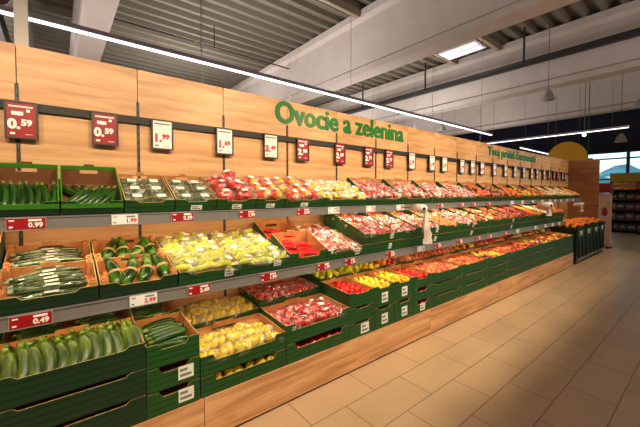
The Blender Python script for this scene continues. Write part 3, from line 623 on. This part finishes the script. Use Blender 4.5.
for i in range(len(te) - 1):
    x0, x1 = te[i] + .004, te[i+1] - .004; w_ = x1 - x0; cont = tc_[i]
    M = MT @ T((x0, .01, 0)); what = WORD[cont[0]][0]
    if i < 2:
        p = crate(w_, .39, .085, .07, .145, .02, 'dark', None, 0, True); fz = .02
    else:
        lab = (.5, .3, .075, .036) if i in (3, 4, 5, 6) else None
        p = crate(w_, .39, .088, .07, .10 if i < 8 else .145, .04 if i < 8 else .035, 'green' if i < 8 else 'inside', lab); fz = .04 if i < 8 else .035
    p.put(M, None, 'green carton of %ss, %s from the left on the top shelf' % (what.replace('clear bag of ', 'bagged ').rstrip('s'), ORD[i]), 'crate', 'cartons on the top shelf')
    desc = 'in %s carton from the left on the top shelf' % ORD[i]; grp = '%ss in the ' + ORD[i] + ' top shelf carton'
    if i == 0:
        put_at(M, 'courgette', desc, grp, [(.03 + k * .033, .10 + rnd.uniform(-.01, .01), .058, Rz(R(-90 + rnd.uniform(-8, 8))) @ Ry(R(32))) for k in range(8)])
        put_at(M, 'courgette', desc, grp, [(.035 + k * .033, .2, .055, Rz(R(90 + rnd.uniform(-10, 10)))) for k in range(7)])
    elif i == 1:
        put_at(M, 'courgette', desc, grp, [(.05 + k * .031, .09 + rnd.uniform(-.01, .01), .058, Rz(R(rnd.uniform(-150, -110))) @ Ry(R(24))) for k in range(7)])
        put_at(M, 'courgette', desc, grp, [(.05 + k * .038, .21, .05, Rz(R(rnd.uniform(40, 120)))) for k in range(5)])
    elif cont[0] == 'herb_tray':
        a, c_ = WORD['herb_tray']
        for q in range(2):
            for j in range(3):
                K['herb_tray'].put(M @ T((.075 + q * .135 + rnd.uniform(-.004, .004), .068 + j * .12, .045)) @ Rx(R(3)) @ Rz(rnd.uniform(-.12, .12)) @ sl(1.02, 1.1, 1.2), None,
                    'herb tray, %s column, %s row, %s top shelf carton' % (('left', 'right')[q], ('front', 'middle', 'back')[j], ORD[i]), c_, grp % 'herb tray')
    else:
        fill(M, w_, .39, fz, cont, desc, grp, rnd, heap=(.03 if i < 8 else .03) if i < 12 else .03, two=i == 4)
# ---------------------------------------------------------------- MIDDLE SHELF
MMd = T((0, YM, ZM)) @ Rx(SM)
me_ = [-.66, -.24, .16, .555, .95, 1.35, 1.73, 2.15, 2.6, 2.97]
while me_[-1] < 7.8: me_.append(me_[-1] + .425)
mc = [['cucumber'], ['wrapped_cucumber'], ['banded'], ['pale_pepper_bag', 'pale_pepper_plain'], ['pale_pepper_plain', 'pale_pepper_bag'], ['pointed_pepper'], ['tomato_bag', 'pink_apple_bag', 'tomato_labelled'],
      ['red_apple_labelled', 'red_apple_bag', 'nectarine_bag'], ['nectarine_bag', 'tomato_bag'], ['tomato_bag', 'nectarine_bag'], ['orange_bag'], ['pink_apple_bag'], ['peach', 'potato', 'garlic'], ['peach', 'nectarine', 'garlic'], ['nectarine', 'potato', 'plum'],
      ['plum', 'nectarine'], ['plum', 'red_apple'], ['orange'], ['garlic', 'onion'], ['peach', 'plum'], ['red_apple', 'orange'], ['peach', 'orange']]
for i in range(len(me_) - 1):
    x0, x1 = me_[i] + .004, me_[i+1] - .004; w_ = x1 - x0; cont = mc[min(i, len(mc)-1)]; what = WORD[cont[0]][0].replace('clear bag of ', 'bagged ').replace(' in a paper band', '').rstrip('s')
    desc = 'in %s carton from the left on the middle shelf' % ORD[i]; grp = '%ss in the ' + ORD[i] + ' middle shelf carton'
    if i in (1, 2, 5):                   # two cartons, one behind the other
        for j in range(2):
            pos = ('front', 'rear')[j]
            p = crate(w_, .31, .085 if i < 3 else .11, .066, .10 if i < 3 else .165, .02, 'dark' if i < 3 else 'green', None, .02 if i < 3 else 0)
            M = MMd @ T((x0, .008 + j * .318, .0))
            p.put(M, None, '%s green carton of %ss, %s from the left on the middle shelf' % (pos, what, ORD[i]), 'crate', 'cartons on the middle shelf')
            d2 = 'in %s %s carton of the middle shelf' % (ORD[i], pos); g2 = '%ss in the ' + ORD[i] + ' ' + pos + ' middle shelf carton'
            if i == 1:
                put_at(M, 'wrapped_cucumber', d2, g2, [(w_/2 + rnd.uniform(-.015, .015), .05 + k * .042, .045, Rz(R(rnd.uniform(-5, 7)))) for k in range(6)] +
                       [(w_/2 + rnd.uniform(-.015, .015), .07 + k * .042, .075, Rz(R(rnd.uniform(-3, 10)))) for k in range(5)])
            elif i == 2:
                put_at(M, 'banded', d2, g2, [(.07 + k * .083 + rnd.uniform(-.006, .006), .15 + rnd.uniform(-.01, .01), .07, Rz(R(-90 + rnd.uniform(-36, 14))) @ Ry(R(rnd.uniform(14, 28))) @ sl(1.35, 1.35, 1.35)) for k in range(4)])
            else:
                put_at(M, 'pointed_pepper', d2, g2, [(.10 + (k % 3) * .085 + rnd.uniform(-.02, .02), .045 + (k // 3) * .036, .045 + rnd.uniform(0, .03) + .02 * (k % 2), Rz(R(rnd.uniform(-35, 45)))) for k in range(21)])
    elif i in (3, 4, 6) or i == 0:
        lab = (.82, .45, .06, .05) if i == 3 else ((.85, .55, .055, .06) if i == 6 else ((.75, .6, .06, .04) if i == 4 else None))
        M = MMd @ T((x0, .008, .0))
        p = crate(w_, .61, .09 if i != 0 else .17, .07 if i != 0 else .15, .10 if i != 0 else .22, .03, 'green' if i else 'dark', lab)
        p.put(M, None, 'green carton of %ss, %s from the left on the middle shelf' % (what, ORD[i]), 'crate', 'cartons on the middle shelf')
        if i == 0: put_at(M, 'cucumber', desc, grp, [(w_/2, .06 + k * .045, .17 + rnd.uniform(0, .01), Rz(R(rnd.uniform(-5, 5)))) for k in range(11)]); continue
        fill(M, w_, .61, .03, cont, desc, grp, rnd, heap=.03)
    else:                                # stacked two high
        for l in range(2):
            lab = (.86, .5, .045, .055) if i in (7, 9, 11, 14) else None
            hb = .105 if l == 0 else .15
            p = crate(w_, .61, .10, .10 if l == 0 else .082, hb, .035, 'green' if l == 0 else 'inside', lab)
            M = MMd @ T((x0, .008, l * .108))
            p.put(M, None, '%s green carton of the %s stack from the left, middle shelf' % (('lower', 'upper')[l], ORD[i]), 'crate', 'cartons on the middle shelf')
        fill(M, w_, .61, .035, cont, desc, grp, rnd, heap=.025)
# ---------------------------------------------------------------- BOTTOM: stacks on the plinth
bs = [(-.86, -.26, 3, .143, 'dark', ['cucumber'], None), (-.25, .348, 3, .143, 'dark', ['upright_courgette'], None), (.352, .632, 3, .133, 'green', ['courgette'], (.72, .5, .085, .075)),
      (.638, 1.234, 2, .125, 'green', ['blond_pepper_bag'], None), (1.24, 1.86, 2, .142, 'green', ['red_apple_bag', 'red_apple_labelled'], None), (1.864, 2.16, 3, .13, 'green', ['tomato'], None),
      (2.164, 2.444, 2, .195, 'green', ['lemon'], (.5, .42, .085, .09)), (2.448, 2.746, 2, .195, 'green', ['lemon', 'yellow_pepper'], (.5, .42, .085, .09)), (2.75, 3.05, 3, .13, 'green', ['tomato'], None)]
x = 3.06; seq = [['peach'], ['peach', 'nectarine', 'pink_apple'], ['nectarine', 'yellow_apple', 'plum'], ['pink_apple', 'peach', 'red_apple'], ['orange', 'red_apple', 'plum'], ['red_apple', 'yellow_apple', 'plum', 'garlic'], ['red_apple', 'yellow_apple', 'orange', 'plum'], ['yellow_apple', 'red_apple', 'plum'], ['orange', 'red_apple', 'plum']]
i = 0
while x < 8.0:
    bs.append((x, min(x + .645, XP) - .006, 3, .126, 'green', seq[i], None)); x += .65; i += 1
for i, (x0, x1, n, h, st, cont, lab) in enumerate(bs):
    w_ = x1 - x0; what = WORD[cont[0]][0].replace('clear bag of ', 'bagged ').rstrip('s')
    gap = .022 if i in (3, 4, 8) else .012
    for l in range(n):
        top = l == n - 1
        hf = h * (.66 if i in (3, 4, 8) else (.72 if i == 2 else .86)); lb = lab
        if i == 2 and top: lb = None
        if i == 5 and l == 0: lb = (.6, .5, .10, .085)
        if i == 8 and l == 0: lb = (.5, .45, .08, .07)
        fz = .02 if not top else max(.02, h - (.105 if i in (3, 4) else .085))
        p = crate(w_, .385, h - .004, hf, h - .004 if not top else h + .02, fz, st, lb)
        M = T((x0, YB + .004, ZP + l * h)); lev = ('bottom', 'middle', 'top')[l] if n == 3 else ('lower', 'upper')[l]
        if top: lab_t = '%s front carton of %ss, %s stack from the left on the plinth' % (lev, what, ORD[i])
        else: lab_t = '%s green carton in the %s stack from the left on the plinth' % (lev, ORD[i])
        p.put(M, None, lab_t, 'crate', 'stacked cartons on the plinth')
        if not top and i in (3, 4, 8):
            kd = {3: 'blond_pepper', 4: 'red_apple', 8: 'tomato'}[i]
            fill(M, w_, .385, .03, [kd], 'behind the %s slot of the %s plinth stack' % (lev, ORD[i]), '%ss in the ' + lev + ' carton of the ' + ORD[i] + ' plinth stack', rnd, rows=1, heap=.0)
    desc = 'in front top carton of the %s plinth stack' % ORD[i]; grp = '%ss in the front carton of the ' + ORD[i] + ' plinth stack'
    if i in (0,):
        put_at(M, 'cucumber', desc, grp, [(w_/2 + rnd.uniform(-.1, .1), .05 + k * .04, .11, Rz(R(rnd.uniform(-5, 5)))) for k in range(8)])
    elif i == 1:
        put_at(M, 'upright_courgette', desc, grp, [(.04 + k * .0475 + rnd.uniform(-.004, .004), .115 + rnd.uniform(-.006, .01), .115 + rnd.uniform(-.012, .008), Rz(R(-90 + rnd.uniform(-9, 9))) @ Ry(R(48 + rnd.uniform(-6, 6))) @ Rx(rnd.uniform(-.5, .5)) @ sl(1.0, 1.2, 1.2)) for k in range(12)])
        put_at(M, 'upright_courgette', desc, grp, [(.05 + k * .0405 + rnd.uniform(-.004, .004), .20 + rnd.uniform(-.006, .01), .10 + rnd.uniform(-.012, .008), Rz(R(-90 + rnd.uniform(-8, 8))) @ Ry(R(42 + rnd.uniform(-8, 8)))) for k in range(13)])
        put_at(M, 'upright_courgette', desc, grp, [(.045 + k * .04, .29 + rnd.uniform(-.006, .01), .085, Rz(R(-90 + rnd.uniform(-12, 12))) @ Ry(R(30))) for k in range(13)])
    elif i == 2:
        put_at(M, 'courgette', desc, grp, [(w_/2 + rnd.uniform(-.03, .03), .05 + k * .042, .085 + rnd.uniform(0, .008), Rz(R(rnd.uniform(-14, 22))) @ sl(1.2, 1.1, 1.1)) for k in range(8)] + [(w_/2 + rnd.uniform(-.03, .03), .09 + k * .046, .122, Rz(R(rnd.uniform(-14, 30))) @ sl(1.2, 1.1, 1.1)) for k in range(6)])
    elif i in (6, 7):
        fill(M, w_, .385, fz, cont, desc, grp, rnd, heap=.03)
    else: fill(M, w_, .385, fz, cont, desc, grp, rnd, heap=.045 if i in (3, 4) else .028)
    # rear stack
    rc = {0: ['cucumber'], 1: ['courgette'], 2: ['courgette'], 3: ['blond_pepper_bag'], 4: ['red_apple_bag'], 5: ['pale_pepper'], 6: ['pale_pepper'], 7: ['pale_pepper', 'lemon'], 8: ['orange', 'tomato']}.get(i, cont[::-1])
    zt = {3: .31, 4: .37}.get(i, .44); n2 = 3; h2 = zt / n2
    for l in range(n2):
        p = crate(w_, .385, h2 - .003, h2 * .9, h2 + (.02 if l == n2 - 1 else -.003), h2 - .06, st, None, 0, i == 1 and l == 2)
        M = T((x0, YB + .395, ZP + l * h2))
        p.put(M, None, '%s rear carton behind the %s stack from the left, under the middle shelf' % (('bottom', 'middle', 'top')[l], ORD[i]), 'crate', 'rear cartons on the plinth')
    desc = 'in rear top carton behind the %s plinth stack' % ORD[i]; grp = '%ss in the rear carton of the ' + ORD[i] + ' plinth stack'
    if rc[0] in ('courgette', 'cucumber'):
        put_at(M, rc[0], desc, grp, [(w_/2 + rnd.uniform(-.03, .03) + (q - .5) * (.28 if w_ > .5 else 0), .05 + k * .042, h2 - .03, Rz(R(rnd.uniform(-10, 10)))) for k in range(7) for q in range(2 if w_ > .5 else 1)])
    else: fill(M, w_, .385, h2 - .06, rc, desc, grp, rnd, heap=.02)
# ================================================================== rolls of bags
PLAST = mat('white_plastic', (224, 216, 206), .35)
def roll(x, y, z, tail, label, s=1):
    r = empty('bag_roll', (x, y, z)); tag(r, label, 'bag roll', 'bag rolls on the shelf rails')
    MB().tube([(-.09*s, 0, 0), (.09*s, 0, 0)], [.05*s, .05*s], 16).build('roll', PLAST, r)
    r.rotation_euler = (0, 0, R(72))
    MB().tube([(-.094*s, 0, 0), (-.09*s, 0, 0)], [.02*s, .02*s], 12).build('core', DARK, r)
    g = max(.12, YTP + .03 - y)
    MB().tube([(-.1*s, 0, 0), (.1*s, 0, 0), (g, 0, max(.0, 1.35 - z)), (g + .02, 0, max(.0, 1.35 - z))], [.005]*4, 6).build('wire_holder', DARK, r)
    mb = MB(); nu, nv = 10, 16; vs = []; fs = []
    for side in (0, 1):
        for j in range(nv + 1):
            t = j / nv; wd = (.05 - .022 * math.sin(min(1, t * 2.2) * 3.14) + .012 * t) * s
            for i in range(nu + 1):
                u = i / nu * 2 - 1
                vs.append((u * wd + .05 * s + .07 * t + .012 * math.sin(t * 9), -.03 - (.018 * t + .006) * math.sin(u * 6 + t * 4) - .02 * noise.noise(Vector((u * 3, t * 6, side))) - side * .006, .03 - t * tail))
    n_ = (nu + 1) * (nv + 1)
    for j in range(nv):
        for i in range(nu):
            a = j*(nu+1)+i; fs.append((a, a+nu+1, a+nu+2, a+1)); fs.append((n_+a, n_+a+1, n_+a+nu+2, n_+a+nu+1))
    mb.add(vs, fs, 0, True); mb.build('hanging_bag', PLAST, r).rotation_euler = (0, 0, R(-72))
roll(X(419, 1.95), 1.95, 1.345, .40, 'white roll of plastic bags with long tail hanging mid shelf', .9)
roll(X(545, 1.97), 1.97, 1.29, .22, 'farther white bag roll hanging from the top shelf rail', 1.2)
roll(X(580, 2.14), 2.16, 1.235, .20, 'farthest white bag roll beside the brown end panel', 1.0)
# ================================================================== dark bins with oranges at the end
for i in range(4):
    x0 = 8.42 + i * .64; r = empty('produce_bin', (x0 + .31, 2.2, 0)); pos = ('nearest', 'second nearest', 'third nearest', 'farthest')[i]
    tag(r, '%s of the four dark green bins heaped with oranges at the wall end' % pos, 'bin', 'dark bins')
    bm_ = mat('bin_black_green', (10, 34, 26), .35); mb = MB()
    pts = []
    mb.add([(-.30, -.30, .06), (.30, -.30, .06), (.30, .3, .06), (-.3, .3, .06), (-.31, -.31, .76), (.31, -.31, .76), (.31, .31, .76), (-.31, .31, .76)], [(0,1,5,4),(1,2,6,5),(2,3,7,6),(3,0,4,7),(0,3,2,1)])
    mb.build('bin_body', bm_, r)
    MB().box((-.315, -.315, .74), (-.29, .315, .775)).box((.29, -.315, .74), (.315, .315, .775)).box((-.29, -.315, .74), (.29, -.29, .775)).box((-.29, .29, .74), (.29, .315, .775)).build('rim', bm_, r)
    MB().box((-.29, -.29, .68), (.29, .29, .70)).build('false_floor', KRAFT_D, r)
    for q in (-.15, .15): MB().tube([(q, -.315, .08), (q, -.315, .72)], [.012, .012], 6).build('corner_bar', mat('bar_green', (26, 62, 44), .4), r)
    MB().box((-.31, -.335, .09), (.31, -.305, .12)).build('bumper', STEEL, r)
    MB().box((-.28, -.28, 0), (.28, .28, .06)).build('base', DARK, r)
    MB().box((-.05, -.318, .60), (.05, -.312, .70)).build('label', WLAB, r)
    fill(T((x0 + .02, 1.91, .70)), .58, .58, .012, ['orange'], 'in the %s dark bin at the wall end' % pos, '%ss in the ' + pos + ' dark bin', rnd, heap=.11, nx=6, ny=5)
# ================================================================== hanging strips
def strip(loc, L, along_y, label, hangers):
    r = empty('light_strip', loc, (0, 0, R(90) if along_y else 0)); tag(r, label, 'lamp', 'linear ceiling lamps')
    MB().box((0, -.03, 0), (L, .03, .045)).build('housing', mat('lamp_housing', (196, 190, 208), .4), r)
    MB().box((0.01, -.026, -.012), (L - .01, .026, 0)).build('diffuser', mat('lamp_diffuser', (235, 235, 245), .5, emit=(246, 240, 255), es=3), r)
    for h_ in hangers: MB().tube([(h_, 0, .075), (h_, 0, DECK + .12 - loc[2])], [.004, .004], 5).build('hanger_wire', STEEL, r)
strip((-3.5, 3.9, 3.05), 12.5, False, 'long bright linear lamp hanging above the oak wall', [2.9, 4.85, 7.3, 9.7, 11.9])
strip((10.3, 1.4, 3.03), 3.3, True, 'lilac linear lamp crossing the store near the far end', [.3, 1.6, 3.0])
strip((12.1, 4.3, 3.03), 3.1, False, 'short linear lamp hanging behind the yellow disc', [.4, 2.7])
# ceiling panel lamp between beams
r = empty('ceiling_panel', (9.15, 4.85, 5.6)); tag(r, 'bright square ceiling panel lamp between two concrete beams', 'lamp')
MB().box((-.34, -.58, 0), (.34, .58, .08)).build('panel_frame', mat('panel_white', (200, 190, 190), .5), r)
MB().box((-.27, -.52, -.012), (-.05, .52, 0)).build('tube', mat('panel_glow', (220, 210, 220), .5, emit=(246, 236, 250), es=1.1), r); MB().box((.05, -.52, -.012), (.27, .52, 0)).build('tube', MATS['panel_glow'], r)
# purlins, pipes, wires
tan = mat('purlin_tan', (150, 134, 112), .7); k = 1
for (xa_, xb_) in ((.76, 5.56), (5.96, 10.0), (10.4, 14.6)):
    for yy in (4.15, 5.45):
        r = MB().box((xa_, yy - .05, 5.60), (xb_, yy + .05, 5.765)).build('trim', tan); r.name = 'trim_%d' % (100 + k); tag(r, kind='structure'); k += 1
DP = mat('dark_pipe', (40, 38, 36), .5)
tag(MB().box((9.40, -8, 4.78), (9.52, 13, 4.82)).box((9.40, -8, 4.82), (9.41, 13, 4.86)).box((9.51, -8, 4.82), (9.52, 13, 4.86)).build('cable_tray', DP), 'long dark cable tray crossing the store below the ceiling', 'cable tray')
tag(MB().tube([(9.9, -8, 5.05), (9.9, 13, 5.05)], [.05, .05], 8).build('ceiling_pipe', DP), 'dark round pipe running beside the far concrete beam', 'pipe')
for i, yy in enumerate((.9, 3.3, 6.2, 9)):
    tag(MB().box((9.43, yy, 4.86), (9.47, yy + .04, DECK + .12)).build('tray_hanger', DP), '%s dark hanger rod holding the cable tray, counted from the aisle' % ORD[i], 'hanger', 'cable tray hangers')
tag(MB().tube([(.8, 8.3, 5.25), (5.5, 8.3, 5.25)], [.018, .018], 6).box((3.2, 8.29, 5.25), (3.22, 8.31, DECK + .12)).build('sprinkler_pipe', DP), 'thin dark sprinkler pipe under the ribbed metal deck', 'pipe')
tag(MB().tube([(-4, 5.9, 5.3), (.3, 5.9, 5.3)], [.03, .03], 6).build('sprinkler_pipe', DP), 'thicker dark pipe left of the nearest concrete beam', 'pipe')
for i, (xx, yy) in enumerate(((-.55, 5.0), (-1.0, 6.4))):
    tag(MB().box((xx, yy - 3, 4.7), (xx + .22, yy + 5, 5.1)).build('air_duct', mat('duct_grey', (66, 62, 60), .5)), ('dark ventilation duct nearest the concrete beam at left' , 'dark ventilation duct at the far left corner')[i], 'duct', 'ceiling ducts')
# white post behind the wall
cp = empty('square_post', (X(26.5, 2.95), 2.95, 0)); tag(cp, 'slim white square post rising behind the oak wall at left', 'post')
MB().box((-.035, -.035, 0), (.035, .035, DECK)).build('shaft', mat('post_white', (206, 200, 196), .5), cp)
MB().box((-.08, -.08, 0), (.08, .08, .02)).build('foot_plate', STEEL, cp)
tag(MB().blob(round_fn(.09), 14, 10, M=T((X(3, 4.1), 4.1, 3.28))).tube([(X(3, 4.1), 4.1, 3.3), (X(3, 4.1), 4.1, DECK + .12)], [.004, .004], 5).build('hanging_ball', mat('dark_red_plastic', (96, 14, 18), .4)), 'dark red ball hanging above the left end of the strip', 'decoration')
# pendants
def pendant(px, y_px, Y, label):
    x_ = X(px, Y); d = x_ * math.sin(R(THETA)) + Y * math.cos(R(THETA)); z = EYE + (193.5 - y_px) / F * d
    r = empty('pendant_lamp', (x_, Y, z)); tag(r, label, 'lamp', 'pendant lamps')
    MB().tube([(0, 0, -.10), (0, 0, -.05), (0, 0, .06), (0, 0, .14)], [.14, .13, .09, .04], 14).build('lamp_shade', mat('pendant_grey', (170, 164, 156), .4), r)
    MB().tube([(0, 0, .14), (0, 0, DECK + .12 - z)], [.006, .006], 5).build('cord', DP, r)
pendant(546, 97, 2.7, 'grey pendant lamp hanging before the deep beam, top right')
pendant(441, 129, 6.0, 'small grey pendant lamp above the middle of the oak wall')
pendant(619, 139, 1.9, 'grey pendant lamp before the navy wall above the window')
pendant(637, 105, 1.6, 'grey pendant lamp at the right edge below the beam')
# yellow disc
r = empty('round_sign', (12.5, 3.13, 2.60)); tag(r, 'large round mustard yellow disc hanging behind the end panel', 'sign')
MB().tube([(0, 0, 0), (.06, 0, 0)], [.52, .52], 48, smooth=False).build('disc', mat('mustard', (244, 188, 30), .5), r)
for q in (-.3, .3): MB().tube([(.03, q, .48), (.03, q, DECK + .12 - 2.60)], [.006, .006], 5).build('hanger_wire', STEEL, r)
# small green exit style board
tag(MB().box((13.2, 2.62, 2.50), (13.25, 2.86, 2.62)).tube([(13.22, 2.74, 2.62), (13.22, 2.74, DECK + .12)], [.012, .012], 6).build('hanging_board', mat('green_board', (20, 110, 70), .5)), 'small green board hanging right of the yellow disc', 'sign')
# spotlights on the wire right of the disc
r = empty('ceiling_spot', (11.6, 2.5, 3.15)); tag(r, 'small bright spotlight hanging right above the yellow disc', 'lamp')
MB().tube([(0, 0, 0), (0, 0, .12)], [.05, .04], 12).build('housing', DARK, r)
MB().tube([(-.05, -.01, -.02), (-.02, 0, .02)], [.045, .04], 12).build('bulb', mat('bulb_glow', (255, 240, 230), .4, emit=(255, 220, 200), es=6), r)
MB().tube([(0, 0, .12), (0, 0, DECK + .12 - 3.15)], [.01, .01], 6).build('rod', STEEL, r)
# pale advertising pillar
r = empty('poster_stand', (11.75, 2.08, 0), (0, 0, R(-20))); tag(r, 'pale pink poster stand with red motif beside the end panel', 'poster stand')
MB().box((-.02, -.2, .05), (.02, .2, 1.5)).build('poster', mat('poster_pink', (206, 164, 150), .6), r)
MB().box((-.1, -.2, 0), (.1, .2, .05)).build('foot', DARK, r)
MB().blob(round_fn(.07, 1.6, .5), 14, 8, M=T((-.02, -.05, 1.0)) @ sl(.1, 1, 1)).build('red_motif', mat('motif_red', (150, 40, 36), .6), r)
tag(MB().box((11.7, 1.9, 1.52), (11.95, 2.3, 1.78)).build('red_carton', mat('carton_red', (130, 30, 30), .5)), 'dark red carton on top of the pale poster stand', 'carton')
# far gondola along the windows
gx = 16.6; r = empty('gondola_shelf', (gx, 0, 0)); tag(r, 'dark gondola shelf packed with goods before the far windows', 'shelf')
GD = mat('gondola_dark', (26, 20, 22), .6)
MB().box((.4, -3.5, 0), (.46, 2.75, 2.28)).build('back_panel', GD, r)
for zz in (.1, .48, .86, 1.24, 1.62): MB().box((0, -3.5, zz), (.4, 2.75, zz + .03)).build('shelf_board', GD, r)
for yy in (-3.5, 2.72): MB().box((0, yy, 0), (.4, yy + .03, 2.28)).build('side_panel', GD, r)
MB().box((-.02, -3.5, 1.93), (.4, 2.75, 2.27)).build('header', mat('header_yellow', (172, 150, 26), .5), r)
cols = [(96, 20, 24), (60, 30, 26), (44, 44, 48), (120, 70, 40), (34, 26, 28), (80, 78, 74)]
tops = [(190, 30, 30), (214, 120, 30), (206, 60, 30), (222, 160, 40)]
n_ = 0
for s_, zz in enumerate((.13, .51, .89, 1.27, 1.65)):
    yy = -3.4
    while yy < 2.6:
        wv = rnd.uniform(.16, .3); hv = rnd.uniform(.18, .28) if s_ < 4 else .26; ci = rnd.randrange(len(cols if s_ < 4 else tops)); c = (cols if s_ < 4 else tops)[ci]
        cn = (['dark red', 'brown', 'slate', 'tan', 'black', 'grey'] if s_ < 4 else ['red', 'orange', 'vermilion', 'amber'])[ci]
        o = empty('goods_box', (gx + .02, yy, zz)); M_ = mat('goods_%d_%d' % (s_ < 4, ci), c, .5)
        MB().box((0, 0, 0), (.26, wv - .02, hv)).build('carton', M_, o); MB().box((-.004, .03, hv*.35), (0, wv - .05, hv*.7)).build('front_label', mat('goods_label', (120, 110, 104), .6), o)
        tag(o, '%s packaged box, %s from the aisle end on the %s gondola shelf' % (cn, ORD[min(27, int((2.6 - yy) / .22))], ORD[s_]), 'box', 'boxed goods on the far gondola'); yy += wv
tag(MB().box((14.6, 2.55, 0), (14.95, 2.95, .62)).box((14.58, 2.53, .62), (14.97, 2.97, .66)).build('carton_stack', KRAFT_D), 'brown carton standing on floor left of the dark gondola', 'carton')
# ================================================================== lamps that light the scene
# added warm fill strips under the front edges of both shelves, lighting the goods and boards below
for nm, y_, z_, x1_, e_ in (('top', YTP, ZTP, XT, 7.5), ('middle', YM, ZM, XM, 4.5)):
    r = empty('shelf_fill_light', (0, y_ + .03, z_ - .035)); tag(r, 'added thin warm fill strip under the front edge of the %s shelf' % nm, 'lamp')
    MB().box((-1.2, 0, 0), (x1_, .02, .01)).build('fill_profile', WHITE, r)
    n_ = 4; L_ = (x1_ + 1.2) / n_
    for q in range(n_): lamp('fill_glow', 'AREA', (-1.2 + L_ * (q + .5), .02, -.006), e_ * (1.0, 1.1, .8, .5)[q] * L_ / 2.4, (1, .66, .36), (L_ - .05, .02), r, (R(28), 0, 0))
# track spotlights above the aisle, aimed at the produce wall
tr = empty('spot_track', (0, .15, 3.35)); tag(tr, 'ceiling track with warm spotlights above the aisle', 'lamp track')
MB().box((-2, -.02, 0), (10.6, .02, .04)).build('track', DARK, tr)
for i in range(11):
    xx = -1.3 + i * 1.15
    hsg = MB().tube([(0, 0, -.02), (0, .08, -.1)], [.05, .05], 12).build('spot_head', DARK, tr, (xx, 0, 0))
    aim = Vector((0, 2.35, -2.15)).normalized()
    e_ = SPOT_E * (.75, .85, 1.0, 1.15, 1.2, 1.1, .85, .6, .42, .34, .45)[i]
    lamp('spot_light', 'SPOT', (xx, .14, -.16), e_, WARM, .05, tr, aim.to_track_quat('-Z', 'Y').to_euler(), spot_size=R(78), spot_blend=.4)
# unseen up and down fill lights, added to brighten the hall and ceiling
k_ = 0
for yy, zz, up, dn in ((-6.0, 3.4, 1.0, .15), (-2.4, 3.4, 1.0, .06), (6.3, 2.95, .9, .3), (10.0, 3.6, .9, .3)):
    for xx in (-6.6, -1.9, 3.2, 8.0, 12.5):
        k_ += 1
        r = empty('hall_fill_light', (xx, yy, zz)); tag(r, 'added hall fill light, %s of those out of sight' % ORD[k_ - 1], 'lamp', 'hall fill lights')
        MB().box((-1.2, -.05, .0), (1.2, .05, .05)).build('housing', FRAME, r)
        for q in (-1, 1): MB().tube([(q, 0, .05), (q, 0, DECK + .12 - zz)], [.004, .004], 5).build('hanger_wire', STEEL, r)
        f_ = 1 if xx < 12 else .5
        lamp('glow_down', 'AREA', (0, 0, -.02), AMB * dn * f_, (1, .86, .72), (1.6, .5), r)
        lamp('glow_up', 'AREA', (0, 0, .07), AMB * up * f_, (1, .93, .90), (1.6, .5), r, (math.pi, 0, 0))
